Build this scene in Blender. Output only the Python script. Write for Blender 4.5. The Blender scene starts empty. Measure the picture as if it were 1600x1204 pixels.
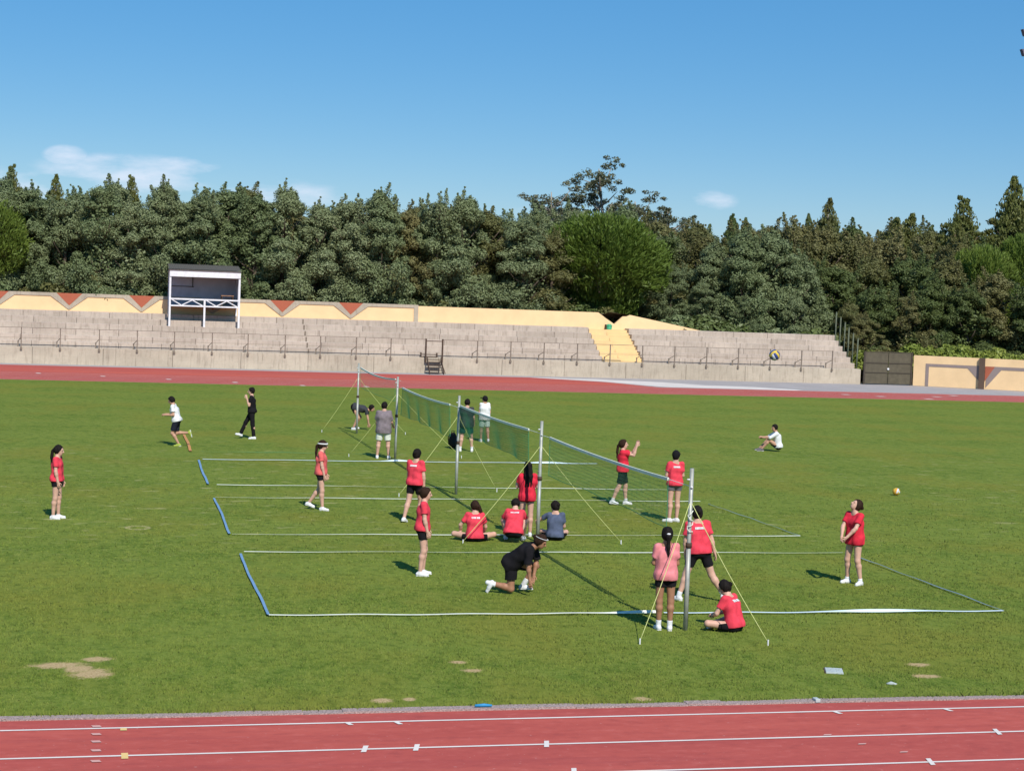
import bpy, bmesh, math, random
import numpy as np
from mathutils import Vector, Matrix

# ------------------------------------------------------------------ camera, sky, sun
scene = bpy.context.scene
col = scene.collection
YAW, PITCH, ROLL, CAM_H, FOCAL = 0.23594, 0.05125, 0.03565, 5.209, 2669.5
cam = bpy.data.cameras.new("camera"); cam_o = bpy.data.objects.new("camera", cam); col.objects.link(cam_o)
cam.sensor_width = 36.0; cam.lens = FOCAL / 1600.0 * 36.0
cam.clip_start = 0.2; cam.clip_end = 6000
_f = Vector((math.sin(YAW) * math.cos(PITCH), math.cos(YAW) * math.cos(PITCH), -math.sin(PITCH)))
_r = Vector((math.cos(YAW), -math.sin(YAW), 0)); _u = _r.cross(_f)
_R = _r * math.cos(ROLL) + _u * math.sin(ROLL); _U = -_r * math.sin(ROLL) + _u * math.cos(ROLL)
M = Matrix((( _R.x, _U.x, -_f.x), (_R.y, _U.y, -_f.y), (_R.z, _U.z, -_f.z))).to_4x4()
M.translation = Vector((0, 0, CAM_H)); cam_o.matrix_world = M
scene.camera = cam_o

SUN_TO = Vector((0.13, -1.0, 1.0)).normalized()
world = bpy.data.worlds.new("World"); scene.world = world; world.use_nodes = True
wn = world.node_tree.nodes; wl = world.node_tree.links; wn.clear()
w_out = wn.new("ShaderNodeOutputWorld"); w_bg = wn.new("ShaderNodeBackground"); w_bg.inputs[1].default_value = 0.070
sky = wn.new("ShaderNodeTexSky"); sky.sky_type = 'NISHITA'; sky.sun_disc = False
sky.sun_elevation = math.asin(SUN_TO.z); sky.sun_rotation = math.atan2(SUN_TO.x, SUN_TO.y)
sky.altitude = 50; sky.air_density = 1.0; sky.dust_density = 0.0; sky.ozone_density = 4.0
def wmath(op, a, c=None):
    nd = wn.new("ShaderNodeMath"); nd.operation = op
    for k, v in enumerate((a, c)):
        if v is None: continue
        if hasattr(v, 'is_output'): wl.new(v, nd.inputs[k])
        else: nd.inputs[k].default_value = v
    return nd.outputs[0]
w_tc = wn.new("ShaderNodeTexCoord"); w_sep = wn.new("ShaderNodeSeparateXYZ"); wl.new(w_tc.outputs['Generated'], w_sep.inputs[0])
w_az = wmath('ARCTAN2', w_sep.outputs[0], w_sep.outputs[1]); w_el = wmath('ARCSINE', w_sep.outputs[2])
w_map = wn.new("ShaderNodeMapping"); w_map.inputs['Scale'].default_value = (14, 14, 46); wl.new(w_tc.outputs['Generated'], w_map.inputs[0])
w_noise = wn.new("ShaderNodeTexNoise"); w_noise.inputs['Scale'].default_value = 1.6; w_noise.inputs['Detail'].default_value = 8; w_noise.inputs['Roughness'].default_value = 0.6; wl.new(w_map.outputs[0], w_noise.inputs[0])
w_sum = None                                                   # a few small fair-weather clouds low over the horizon, all round the compass
for az, el, ha, he, st in ((.7, 3.55, 3.4, .75, .75), (-1.3, 4.05, .8, .4, .9), (2.4, 3.85, 1.5, .4, .8), (-3.4, 3.0, 2.2, .7, .9), (5.6, 3.1, 2.6, .6, .5), (20.0, 3.45, .9, .4, .6), (14.5, 2.8, 1.6, .4, .4), (-14, 3.6, 4, .8, .8), (42, 3.2, 4, .8, .7), (70, 4, 5, 1, .7), (-45, 3.5, 6, 1, .8), (-80, 4, 6, 1, .8), (110, 3.8, 6, 1, .8), (150, 3.6, 6, 1, .8), (-120, 4, 6, 1, .8), (-165, 3.6, 6, 1, .8)):
    r_ = math.radians
    dx = wmath('DIVIDE', wmath('SUBTRACT', w_az, r_(az)), r_(ha)); dy = wmath('DIVIDE', wmath('SUBTRACT', w_el, r_(el)), r_(he))
    d = wmath('MULTIPLY', wmath('MAXIMUM', wmath('SUBTRACT', 1.0, wmath('ADD', wmath('MULTIPLY', dx, dx), wmath('MULTIPLY', dy, dy))), 0.0), st)
    w_sum = d if w_sum is None else wmath('MAXIMUM', w_sum, d)
w_cl = wmath('SUBTRACT', wmath('ADD', wmath('MULTIPLY', w_sum, .75), wmath('MULTIPLY', wmath('SUBTRACT', w_noise.outputs[0], .5), 2.6)), .12)
w_cl = wmath('MULTIPLY', wmath('MINIMUM', wmath('MAXIMUM', w_cl, 0.0), 1.0), wmath('MINIMUM', wmath('MULTIPLY', w_sum, 2.2), .8))
w_hsv = wn.new('ShaderNodeHueSaturation'); w_hsv.inputs['Saturation'].default_value = 1.4; wl.new(sky.outputs[0], w_hsv.inputs['Color'])
w_even = wn.new("ShaderNodeMixRGB"); w_even.inputs[0].default_value = .36; w_even.inputs[2].default_value = (1.75, 5.1, 10.2, 1); wl.new(w_hsv.outputs[0], w_even.inputs[1])
w_mix = wn.new("ShaderNodeMixRGB"); w_mix.inputs[2].default_value = (9.8, 10.4, 12.0, 1)
wl.new(w_cl, w_mix.inputs[0]); wl.new(w_even.outputs[0], w_mix.inputs[1]); wl.new(w_mix.outputs[0], w_bg.inputs[0]); wl.new(w_bg.outputs[0], w_out.inputs[0])

sun = bpy.data.lights.new("sun", 'SUN'); sun.energy = 4.0; sun.angle = math.radians(0.53); sun.color = (1.0, 0.95, 0.87)
sun_o = bpy.data.objects.new("sun", sun); col.objects.link(sun_o)
sun_o.rotation_euler = SUN_TO.to_track_quat('Z', 'Y').to_euler(); sun_o.location = (0, -20, 60)
vs = scene.view_settings; vs.view_transform = 'Standard'; vs.look = 'None'; vs.exposure = 0.3; vs.gamma = 1.0; vs.use_curve_mapping = False

# ------------------------------------------------------------------ helpers
random.seed(7); RNG = np.random.default_rng(11)

def tag(o, label=None, cat=None, group=None, kind=None):
    if label: o["label"] = label
    if cat: o["category"] = cat
    if group: o["group"] = group
    if kind: o["kind"] = kind
    return o

def link(name, mesh, material=None, parent=None, loc=None):
    o = bpy.data.objects.new(name, mesh); col.objects.link(o)
    if material is not None and mesh is not None and len(mesh.materials) == 0: mesh.materials.append(material)
    if parent: o.parent = parent
    if loc is not None: o.location = loc
    return o

def empty(name, loc=(0, 0, 0), rz=0.0):
    o = bpy.data.objects.new(name, None); col.objects.link(o); o.location = loc; o.rotation_euler = (0, 0, rz)
    o.empty_display_size = 0.2
    return o

def mesh_np(name, V, F, smooth=False):
    """V (n,3), F (m,k) arrays -> mesh"""
    V = np.asarray(V, np.float32); F = np.asarray(F, np.int32); k = F.shape[1]
    me = bpy.data.meshes.new(name)
    me.vertices.add(len(V)); me.vertices.foreach_set("co", V.ravel())
    me.loops.add(F.size); me.loops.foreach_set("vertex_index", F.ravel())
    me.polygons.add(len(F)); me.polygons.foreach_set("loop_start", np.arange(0, F.size, k, dtype=np.int32))
    me.polygons.foreach_set("loop_total", np.full(len(F), k, np.int32))
    me.update(calc_edges=True)
    if smooth: me.polygons.foreach_set("use_smooth", np.ones(len(F), bool))
    return me

class MB:
    def __init__(s): s.v = []; s.f = []
    def add(s, vs, fs):
        n = len(s.v); s.v += [tuple(x) for x in vs]; s.f += [tuple(i + n for i in f) for f in fs]; return s
    def box(s, x0, x1, y0, y1, z0, z1):
        return s.add([(x0,y0,z0),(x1,y0,z0),(x1,y1,z0),(x0,y1,z0),(x0,y0,z1),(x1,y0,z1),(x1,y1,z1),(x0,y1,z1)],
                     [(0,3,2,1),(4,5,6,7),(0,1,5,4),(1,2,6,5),(2,3,7,6),(3,0,4,7)])
    def bar(s, a, b, w, h=None, up=(0,0,1)):
        a = Vector(a); b = Vector(b); h = h or w; d = (b - a).normalized(); u = Vector(up)
        if abs(d.dot(u)) > 0.98: u = Vector((0, 1, 0))
        sd = d.cross(u).normalized() * w / 2; uu = sd.cross(d).normalized() * h / 2
        vs = [a - sd - uu, a + sd - uu, a + sd + uu, a - sd + uu, b - sd - uu, b + sd - uu, b + sd + uu, b - sd + uu]
        return s.add(vs, [(0,3,2,1),(4,5,6,7),(0,1,5,4),(1,2,6,5),(2,3,7,6),(3,0,4,7)])
    def tube(s, pts, rad, n=8, cap=True):
        pts = [Vector(p) for p in pts]; m = len(pts)
        if not hasattr(rad, '__len__'): rad = [rad] * m
        vs = []; up = None
        for i, p in enumerate(pts):
            d = (pts[min(i + 1, m - 1)] - pts[max(i - 1, 0)]).normalized()
            if up is None: up = Vector((0, 0, 1)) if abs(d.z) < .9 else Vector((1, 0, 0))
            sx = d.cross(up).normalized(); sy = sx.cross(d).normalized(); up = sy
            for k in range(n):
                a = 2 * math.pi * k / n; vs.append(p + (sx * math.cos(a) + sy * math.sin(a)) * rad[i])
        fs = [(i*n+k, i*n+(k+1)%n, (i+1)*n+(k+1)%n, (i+1)*n+k) for i in range(m-1) for k in range(n)]
        if cap: fs += [tuple(range(n-1, -1, -1)), tuple((m-1)*n+k for k in range(n))]
        return s.add(vs, fs)
    def prism(s, poly, y0, y1):
        """polygon in (x,z), extruded from y0 (front) to y1"""
        n = len(poly); vs = [(x, y0, z) for x, z in poly] + [(x, y1, z) for x, z in poly]
        fs = [tuple(range(n)), tuple(range(2*n-1, n-1, -1))] + [((i+1)%n, i, i+n, (i+1)%n+n) for i in range(n)]
        return s.add(vs, fs)
    def sheet(s, poly, z):
        return s.add([(x, y, z) for x, y in poly], [tuple(range(len(poly)))])
    def mesh(s, name, smooth=False):
        me = bpy.data.meshes.new(name); me.from_pydata(s.v, [], s.f); me.update()
        if smooth:
            for p in me.polygons: p.use_smooth = True
        return me
    def build(s, name, material, parent=None, smooth=False, loc=None, bevel=0):
        me = s.mesh(name, smooth)
        if bevel:
            bm = bmesh.new(); bm.from_mesh(me)
            bmesh.ops.bevel(bm, geom=bm.edges[:], offset=bevel, segments=2, profile=0.5, affect='EDGES'); bm.to_mesh(me); bm.free()
        return link(name, me, material, parent, loc)

class NT:
    """tiny node helper"""
    def __init__(s, name):
        s.m = bpy.data.materials.new(name); s.m.use_nodes = True; s.n = s.m.node_tree.nodes; s.l = s.m.node_tree.links
        s.b = s.n["Principled BSDF"]; s.b.inputs['Specular IOR Level'].default_value = 0.25
    def new(s, t, **kw):
        nd = s.n.new("ShaderNode" + t)
        for k, v in kw.items(): setattr(nd, k, v)
        return nd
    def put(s, sock, v):
        if v is None: return
        if hasattr(v, 'is_output'): s.l.new(v, sock)
        else: sock.default_value = v
    def coord(s, scale=(1, 1, 1), kind='Object', loc=(0, 0, 0)):
        tc = s.new("TexCoord"); mp = s.new("Mapping"); mp.inputs['Scale'].default_value = scale; mp.inputs['Location'].default_value = loc
        s.l.new(tc.outputs[kind], mp.inputs[0]); return mp.outputs[0]
    def pos(s, scale=(1, 1, 1), loc=(0, 0, 0)):
        g = s.new("NewGeometry"); mp = s.new("Mapping"); mp.inputs['Scale'].default_value = scale; mp.inputs['Location'].default_value = loc
        s.l.new(g.outputs['Position'], mp.inputs[0]); return mp.outputs[0]
    def noise(s, vec, scale, detail=4, rough=.55, dist=0):
        nd = s.new("TexNoise"); s.l.new(vec, nd.inputs['Vector'])
        nd.inputs['Scale'].default_value = scale; nd.inputs['Detail'].default_value = detail; nd.inputs['Roughness'].default_value = rough; nd.inputs['Distortion'].default_value = dist
        return nd.outputs[0]
    def ramp(s, fac, a, b, ca=0.0, cb=1.0):
        nd = s.new("MapRange"); s.put(nd.inputs[0], fac)
        for i, v in ((1, a), (2, b), (3, ca), (4, cb)): nd.inputs[i].default_value = v
        return nd.outputs[0]
    def mix(s, fac, a, b, mode='MIX'):
        nd = s.new("MixRGB", blend_type=mode); s.put(nd.inputs[0], fac)
        for i, v in ((1, a), (2, b)):
            if isinstance(v, tuple) and len(v) == 3: v = v + (1,)
            s.put(nd.inputs[i], v)
        return nd.outputs[0]
    def math(s, op, a, b=None, c=None):
        nd = s.new("Math", operation=op); s.put(nd.inputs[0], a)
        if b is not None: s.put(nd.inputs[1], b)
        if c is not None: s.put(nd.inputs[2], c)
        return nd.outputs[0]
    def bump(s, h, strength, dist=.02):
        nd = s.new("Bump"); s.put(nd.inputs['Height'], h); nd.inputs['Strength'].default_value = strength; nd.inputs['Distance'].default_value = dist
        s.l.new(nd.outputs[0], s.b.inputs['Normal'])
    def done(s, color, rough=.8):
        if isinstance(color, tuple) and len(color) == 3: color = color + (1,)
        s.put(s.b.inputs['Base Color'], color); s.put(s.b.inputs['Roughness'], rough); return s.m

def vary(name, c, amount=.25, scale=6, rough=.75, bump=0, bscale=60, objrand=0.0, metal=0, spec=.25):
    t = NT(name); p = t.coord(); n = t.noise(p, scale, 5)
    f = t.ramp(n, .3, .7)
    lo = tuple(x * (1 - amount) for x in c); hi = tuple(min(1, x * (1 + amount)) for x in c)
    cc = t.mix(f, lo, hi)
    if objrand:
        oi = t.new("ObjectInfo"); cc = t.mix(1.0, cc, t.mix(oi.outputs['Random'], (1 - objrand,) * 3, (1 + objrand,) * 3), 'MULTIPLY')
    if bump: t.bump(t.noise(p, bscale, 3), bump, .01)
    t.b.inputs['Metallic'].default_value = metal; t.b.inputs['Specular IOR Level'].default_value = spec
    return t.done(cc, rough)

# ------------------------------------------------------------------ materials of the setting
DRY = [(-.05, 23.25, .28, .30, 0), (-.50, 23.78, .36, .20, 0), (.02, 24.15, .20, .16, 0), (-.22, 23.55, .20, .30, 0), (5.12, 23.05, .15, .11, 0), (3.59, 21.41, .15, .12, 0), (7.02, 21.19, .13, .14, 0), (11.86, 22.95, .17, .12, 0),
       (11.6, 22.2, .22, .12, 0), (3.95, 21.45, .09, .1, 0), (5.03, 23.6, .12, .1, 0)]

def grass_color(t):
    P = t.pos()
    n1 = t.noise(t.pos((.35, .12, 1)), 1.0, 4, .6)
    n2 = t.noise(t.pos((1.0, .55, 1)), 2.2, 5, .65)
    n3 = t.noise(t.pos((1, .5, 1)), 13, 4, .7)
    n4 = t.noise(t.pos((1, .6, 1)), 48, 3, .7)
    c = t.mix(t.ramp(n1, .35, .68), (0.105, 0.163, 0.016), (0.151, 0.205, 0.026))
    c = t.mix(t.ramp(n2, .46, .66, 0, .85), c, (0.175, 0.211, 0.032))
    c = t.mix(t.ramp(n2, .50, .30, 0, .85), c, (0.068, 0.120, 0.011))
    c = t.mix(t.ramp(n3, .42, .72, 0, .75), c, (0.208, 0.246, 0.049))
    c = t.mix(t.ramp(n3, .45, .25, 0, .7), c, (0.048, 0.090, 0.009))
    c = t.mix(t.ramp(n4, .5, .78, 0, .55), c, (0.249, 0.273, 0.067))
    c = t.mix(t.ramp(n4, .48, .25, 0, .75), c, (0.030, 0.056, 0.006))
    # mown strips and scuffed, slightly yellowed areas
    mow = t.new("TexWave", wave_type='BANDS', bands_direction='Y'); t.l.new(t.pos((1, 1, 1)), mow.inputs['Vector']); mow.inputs['Scale'].default_value = .055; mow.inputs['Distortion'].default_value = 1.2; mow.inputs['Detail'].default_value = 2
    c = t.mix(t.ramp(mow.outputs[0], .3, .7, 0, .35), c, (0.179, 0.222, 0.037))
    yel = t.noise(t.pos((.5, .4, 1), (7, 2, 0)), .55, 3, .6); c = t.mix(t.ramp(yel, .48, .66, 0, .8), c, (0.188, 0.195, 0.029))
    med = t.noise(t.pos((1.0, .8, 1), (1, 5, 0)), 5.0, 5, .7); c = t.mix(t.ramp(med, .54, .36, 0, .0), c, c); c = t.mix(t.ramp(med, .50, .33, 0, .6), c, (0.050, 0.091, 0.009)); c = t.mix(t.ramp(med, .56, .74, 0, .55), c, (0.217, 0.251, 0.045))
    # pale mowing scars of dry thatch
    s = t.noise(t.pos((.55, 1.0, 1), (3, 0, 0)), 2.6, 4, .55)
    big = t.noise(t.pos((.06, .05, 1), (4.3, 1.2, 0)), 1.0, 2)
    s = t.math('MULTIPLY', t.ramp(s, .60, .68), t.ramp(big, .30, .48))
    sy_ = t.new('SeparateXYZ'); t.l.new(P, sy_.inputs[0]); s = t.math('MULTIPLY', s, t.math('MULTIPLY', t.ramp(sy_.outputs[1], 32, 39), t.ramp(sy_.outputs[1], 62, 50)))
    c = t.mix(t.math('MULTIPLY', s, .75), c, (.34, .32, .13))
    # bare dry patches, each with its own ragged shape
    wx = t.noise(P, 5.5, 5, .75); acc = None
    sep = t.new("SeparateXYZ"); t.l.new(P, sep.inputs[0])
    for (x, y, rx, ry, ring) in DRY:
        dx = t.math('MULTIPLY', t.math('SUBTRACT', sep.outputs[0], x), 1 / rx); dy = t.math('MULTIPLY', t.math('SUBTRACT', sep.outputs[1], y), 1 / ry)
        d = t.math('SQRT', t.math('ADD', t.math('MULTIPLY', dx, dx), t.math('MULTIPLY', dy, dy)))
        d = t.math('ADD', d, t.math('MULTIPLY', t.math('SUBTRACT', wx, .5), 2.0))
        m = t.ramp(d, 1.20, .62)
        acc = m if acc is None else t.math('MAXIMUM', acc, m)
    # a thin ring worn in the turf
    dx = t.math('MULTIPLY', t.math('SUBTRACT', sep.outputs[0], .82), 1 / .27); dy = t.math('MULTIPLY', t.math('SUBTRACT', sep.outputs[1], 37.3), 1 / .32)
    d = t.math('SQRT', t.math('ADD', t.math('MULTIPLY', dx, dx), t.math('MULTIPLY', dy, dy)))
    ring = t.ramp(t.math('ABSOLUTE', t.math('SUBTRACT', d, .85)), .25, .08)
    acc2 = t.math('MULTIPLY', ring, t.ramp(n3, .35, .55, .3, .9))
    n5 = t.noise(P, 30, 4, .7)
    c = t.mix(acc2, c, (.36, .32, .15))
    c = t.mix(acc, c, t.mix(t.ramp(n5, .3, .7), (.30, .19, .085), (.58, .45, .24)))
    return c, acc, n4

def m_grass():
    t = NT("turf"); c, acc, n4 = grass_color(t)
    t.bump(n4, .5, .03); t.b.inputs['Specular IOR Level'].default_value = .1
    return t.done(c, .95)

def m_blade():
    t = NT("grass_blade"); c, acc, n4 = grass_color(t)
    g = t.new("NewGeometry"); r = g.outputs['Random Per Island']
    c = t.mix(t.ramp(r, 0, 1, 0, .45), c, (.165, .210, .032)); c = t.mix(t.ramp(r, .95, 1, 0, .4), c, (.30, .28, .10))
    vm = t.new('VectorMath', operation='ADD'); t.l.new(g.outputs['Normal'], vm.inputs[0]); vm.inputs[1].default_value = (0, 0, 1.6); vn = t.new('VectorMath', operation='NORMALIZE'); t.l.new(vm.outputs[0], vn.inputs[0]); t.l.new(vn.outputs[0], t.b.inputs['Normal'])
    t.b.inputs['Specular IOR Level'].default_value = .2
    return t.done(c, .7)

def m_track():
    t = NT("red_track"); P = t.pos(); sep = t.new("SeparateXYZ"); t.l.new(P, sep.inputs[0])
    lane = t.math('FLOOR', t.math('DIVIDE', t.math('SUBTRACT', sep.outputs[1], .22 + 20.35 - 1.22 * 30 - .22), 1.22))
    wnz = t.new("TexWhiteNoise", noise_dimensions='1D'); t.put(wnz.inputs['W'], t.math('ADD', lane, .5))
    n1 = t.noise(t.pos((.25, 1.2, 1)), 1.3, 5, .6); n2 = t.noise(t.pos((1, 1, 1)), 90, 3, .7); n3 = t.noise(t.pos((.8, 1.6, 1)), 5, 5, .6)
    c = t.mix(t.ramp(n1, .3, .7), (.45, .082, .055), (.57, .120, .080))
    c = t.mix(t.ramp(wnz.outputs[0], 0, 1, 0, .6), c, (.33, .055, .058))
    c = t.mix(t.ramp(n3, .52, .70, 0, .45), c, (.28, .052, .045)); c = t.mix(t.ramp(n3, .45, .28, 0, .45), c, (.56, .15, .125))
    c = t.mix(t.ramp(n2, .62, .8, 0, .35), c, (.55, .22, .2)); c = t.mix(t.ramp(n2, .38, .2, 0, .3), c, (.2, .03, .03))
    n7 = t.noise(t.pos((1, 1, 1)), 17, 2, .5); c = t.mix(t.ramp(n7, .70, .76, 0, .5), c, (.60, .36, .32)); c = t.mix(t.ramp(t.noise(t.pos((.12, 2.5, 1)), 1.0, 4, .6), .55, .7, 0, .35), c, (.27, .05, .052))
    t.bump(n2, .35, .01); return t.done(c, .85)

def m_concrete(name, base=(.47, .395, .33), dark=.45, objr=.08):
    t = NT(name); P = t.pos()
    n1 = t.noise(t.pos((.5, .5, .9)), 1.1, 5, .6); n2 = t.noise(t.pos((2.2, 2.2, .45)), 2.0, 5, .65); n3 = t.noise(P, 26, 4, .7)
    c = t.mix(t.ramp(n1, .3, .7), tuple(x * .88 for x in base), tuple(x * 1.1 for x in base))
    c = t.mix(t.ramp(n2, .52, .72, 0, dark), c, (.20, .15, .115))
    n8 = t.noise(t.pos((5, 5, .35)), 1.6, 5, .7); c = t.mix(t.ramp(n8, .55, .68, 0, dark * 1.1), c, (.17, .13, .10))
    n6 = t.noise(t.pos((.8, .8, 2.5)), 2.6, 6, .7); c = t.mix(t.ramp(n6, .56, .70, 0, dark), c, (.24, .19, .155))
    c = t.mix(t.ramp(n2, .40, .24, 0, .35), c, (.62, .53, .43))
    c = t.mix(t.ramp(n3, .5, .8, 0, .35), c, tuple(x * .55 for x in base))
    oi = t.new("ObjectInfo"); c = t.mix(1.0, c, t.mix(oi.outputs['Random'], (1 - objr, 1 - objr * 1.1, 1 - objr * 1.2), (1 + objr,) * 3), 'MULTIPLY')
    t.bump(n3, .4, .02); return t.done(c, .9)

def m_paint(name, c, stain=.3, wear=(.42, .36, .3)):
    t = NT(name); n1 = t.noise(t.pos((.6, .6, .6)), 1.5, 5, .6); n2 = t.noise(t.pos((3, 3, .5)), 1.7, 5, .65); n3 = t.noise(t.pos(), 35, 3, .6)
    cc = t.mix(t.ramp(n1, .3, .7), tuple(x * .92 for x in c), tuple(min(1, x * 1.05) for x in c))
    cc = t.mix(t.ramp(n2, .58, .8, 0, stain), cc, wear); cc = t.mix(t.ramp(n3, .62, .8, 0, .25), cc, wear)
    t.bump(n3, .15, .01); return t.done(cc, .85)

MAT = dict(
    turf=m_grass(), blade=m_blade(), track=m_track(),
    concrete=m_concrete("weathered_concrete"), concrete_wall=m_concrete("front_wall_concrete", (.47, .40, .31), .4, .06),
    trim=m_concrete("concrete_trim", (.43, .37, .29), .4, .03), apron=m_concrete("grey_apron", (.37, .34, .33), .3, .02),
    pale_apron=m_concrete("pale_apron", (.66, .60, .55), .15, .02),
    yellow=m_paint("yellow_render", (.82, .575, .32), .22, (.64, .47, .32)), yellow_step=m_paint("yellow_step_paint", (.74, .53, .27), .45),
    terracotta=m_paint("terracotta_paint", (.40, .115, .065), .25, (.3, .13, .09)),
    grey_band=m_paint("grey_band_paint", (.27, .215, .20), .25), pillar=m_paint("pillar_brown", (.115, .075, .055), .2, (.2, .14, .1)),
    white_line=m_paint("white_line_paint", (.72, .66, .61), .35, (.5, .25, .22)), cream_mark=m_paint("yellow_mark_paint", (.72, .50, .20), .3, (.5, .3, .2)),
    pink_mark=m_paint("faded_mark_paint", (.60, .33, .29), .4, (.45, .14, .12)),
    earth=vary("bare_earth", (.105, .075, .042), .4, 3, .95, .6, 20), forest_floor=vary("forest_floor", (.035, .036, .016), .4, .6, .95),
    gravel=vary("kerb_gravel", (.34, .26, .24), .55, 55, .95, .8, 70),
    white_metal=vary("white_painted_steel", (.72, .72, .74), .1, 5, .5), steel=vary("galvanised_post", (.36, .37, .33), .18, 8, .5, metal=.3),
    rust=vary("rusty_brown_steel", (.075, .048, .034), .35, 12, .8), rail=vary("dark_handrail_steel", (.20, .16, .125), .3, 14, .7),
    panel=vary("grey_cabin_panel", (.42, .42, .47), .1, 2, .6), roof=vary("dark_cabin_roof", (.10, .095, .085), .25, 12, .85),
    wood=vary("table_wood", (.30, .16, .09), .25, 8, .6), dark=vary("dark_recess", (.03, .03, .03), .2, 5, .8),
    gate=vary("gate_paint", (.098, .083, .055), .18, 3, .6), gate_edge=vary("gate_frame_paint", (.06, .048, .035), .2, 5, .6),
    fence_green=vary("fence_post_green", (.10, .115, .075), .2, 8, .6), bin_green=vary("bin_green", (.05, .36, .19), .12, 4, .45),
    tape_white=vary("white_court_tape", (.74, .76, .66), .08, 9, .6), tape_sky=vary("sky_tinted_court_tape", (.17, .30, .47), .12, 9, .6),  # end-line tape blue is sky reflection painted into its colour
    tape_dull=vary("dull_blue_court_tape", (.17, .24, .28), .12, 9, .7), tape_pale=vary("pale_blue_court_tape", (.60, .72, .80), .06, 9, .6), tape_orange=vary("orange_court_tape", (.55, .25, .08), .15, 9, .6),
    net_green=vary("green_net_cord", (.035, .19, .085), .15, 9, .8), net_pale=vary("faded_green_net_cord", (.055, .25, .12), .15, 9, .8),
    rope=vary("lime_guy_rope", (.55, .58, .22), .1, 20, .8),
    slab=vary("pale_slab", (.42, .47, .46), .12, 10, .8), plastic_blue=vary("blue_plastic", (.03, .25, .50), .1, 10, .5),
    lamp=vary("lamp_housing", (.14, .12, .16), .2, 8, .4), glass=vary("lamp_glass", (.5, .5, .55), .1, 8, .2),
    black_bag=vary("black_bag_fabric", (.02, .017, .015), .3, 20, .8),
)

# ------------------------------------------------------------------ ground and track
tag(MB().sheet([(-900, -60), (1200, -60), (1200, 2500), (-900, 2500)], -0.03).build("ground", MAT['forest_floor']), kind="structure")
tag(MB().sheet([(-60, 20.95), (110, 20.95), (110, 93.15), (-60, 93.15)], 0.0).build("grass_pitch", MAT['turf']), kind="structure")
trk = tag(MB().sheet([(-60, 8.0), (110, 8.0), (110, 20.80), (-60, 20.80)], -0.004).build("running_track", MAT['track']), kind="structure")
kb = MB()
_n = 340
for i in range(_n):                                           # rough stone kerb with uneven top
    x0 = -60 + i * .5; h = .012 + .016 * random.random(); y1 = 20.955 + random.uniform(-.02, .03)
    kb.box(x0, x0 + .5, 20.80 + random.uniform(-.012, .012), y1, -.02, h)
tag(kb.build("kerb", MAT['gravel']), kind="structure")
for k in range(6):
    y = 20.35 - 1.22 * k
    MB().sheet([(-60, y - .025), (110, y - .025), (110, y + .025), (-60, y + .025)], 0.002).build("lane_line", MAT['white_line'], trk)
def mark(pts, m, z=.005): MB().sheet(pts, z).build("lane_mark", m, trk)
def rect(x, y, w, d, sk=0.0): return [(x - w/2 + sk, y - d/2), (x + w/2 + sk, y - d/2), (x + w/2 - sk, y + d/2), (x - w/2 - sk, y + d/2)]
for x, y, w, d in ((.34, 20.27, .075, .11), (.34, 19.11, .075, .24)): mark(rect(x, y, w, d), MAT['cream_mark'])
for x, y in ((3.0, 20.28), (3.6, 20.26), (10.93, 20.26), (9.36, 20.26)): mark(rect(x, y, .06, .12, .02), MAT['white_line'])
for x, y in ((3.02, 19.13), (3.62, 19.13), (5.17, 19.13), (11.01, 19.13), (9.47, 17.91), (5.18, 17.96)): mark(rect(x, y, .06, .27, -.035), MAT['white_line'])
for y in (20.44, 20.08, 19.75, 19.37, 18.93): mark(rect(.03, y, .10, .085, .012), MAT['pink_mark'])
for x, y in ((9.0, 18.75), (8.75, 19.2), (9.35, 18.35)): mark(rect(x, y, .10, .05, -.02), MAT['pink_mark'])
# far straight
far = tag(MB().sheet([(-60, 93.15), (110, 93.15), (110, 100.5), (33.6, 100.5), (31.6, 105.6), (27.5, 109.4), (-60, 109.4)], -0.004).build("running_track", MAT['track']), kind="structure")
for k in range(7):
    y = 93.35 + 1.22 * k
    MB().sheet([(-60, y - .03), (110 if y < 100 else 33, y - .03), (110 if y < 100 else 33, y + .03), (-60, y + .03)], 0.002).build("lane_line", MAT['white_line'], far)
for k in range(6):
    x, y = -3.49 + 3.55 * k, 99.95 - 1.6 * k if k < 5 else 93.9
    MB().sheet(rect(x, y, .26, .55, .05), .005).build("lane_mark", MAT['white_line'], far)
for x, y in ((44.5, 97.2), (50.5, 97.0), (48.6, 94.4), (46.2, 95.9), (52.6, 98.8)): MB().sheet(rect(x, y, .5, .45, .05), .005).build("lane_mark", MAT['white_line'], far)
tag(MB().sheet([(-60, 109.4), (27.5, 109.4), (31.6, 105.6), (33.6, 100.5), (110, 100.5), (110, 113), (-60, 113)], -0.010).build("pavement", MAT['apron']), kind="structure")
tag(MB().sheet([(26.9, 109.55), (31.2, 106.6), (34.3, 101.3), (42.6, 100.7), (43.5, 101.6), (41, 103.8), (38, 104.6), (36, 107.3), (32, 109.2)], -0.006).build("pavement", MAT['pale_apron']), kind="structure")

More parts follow.
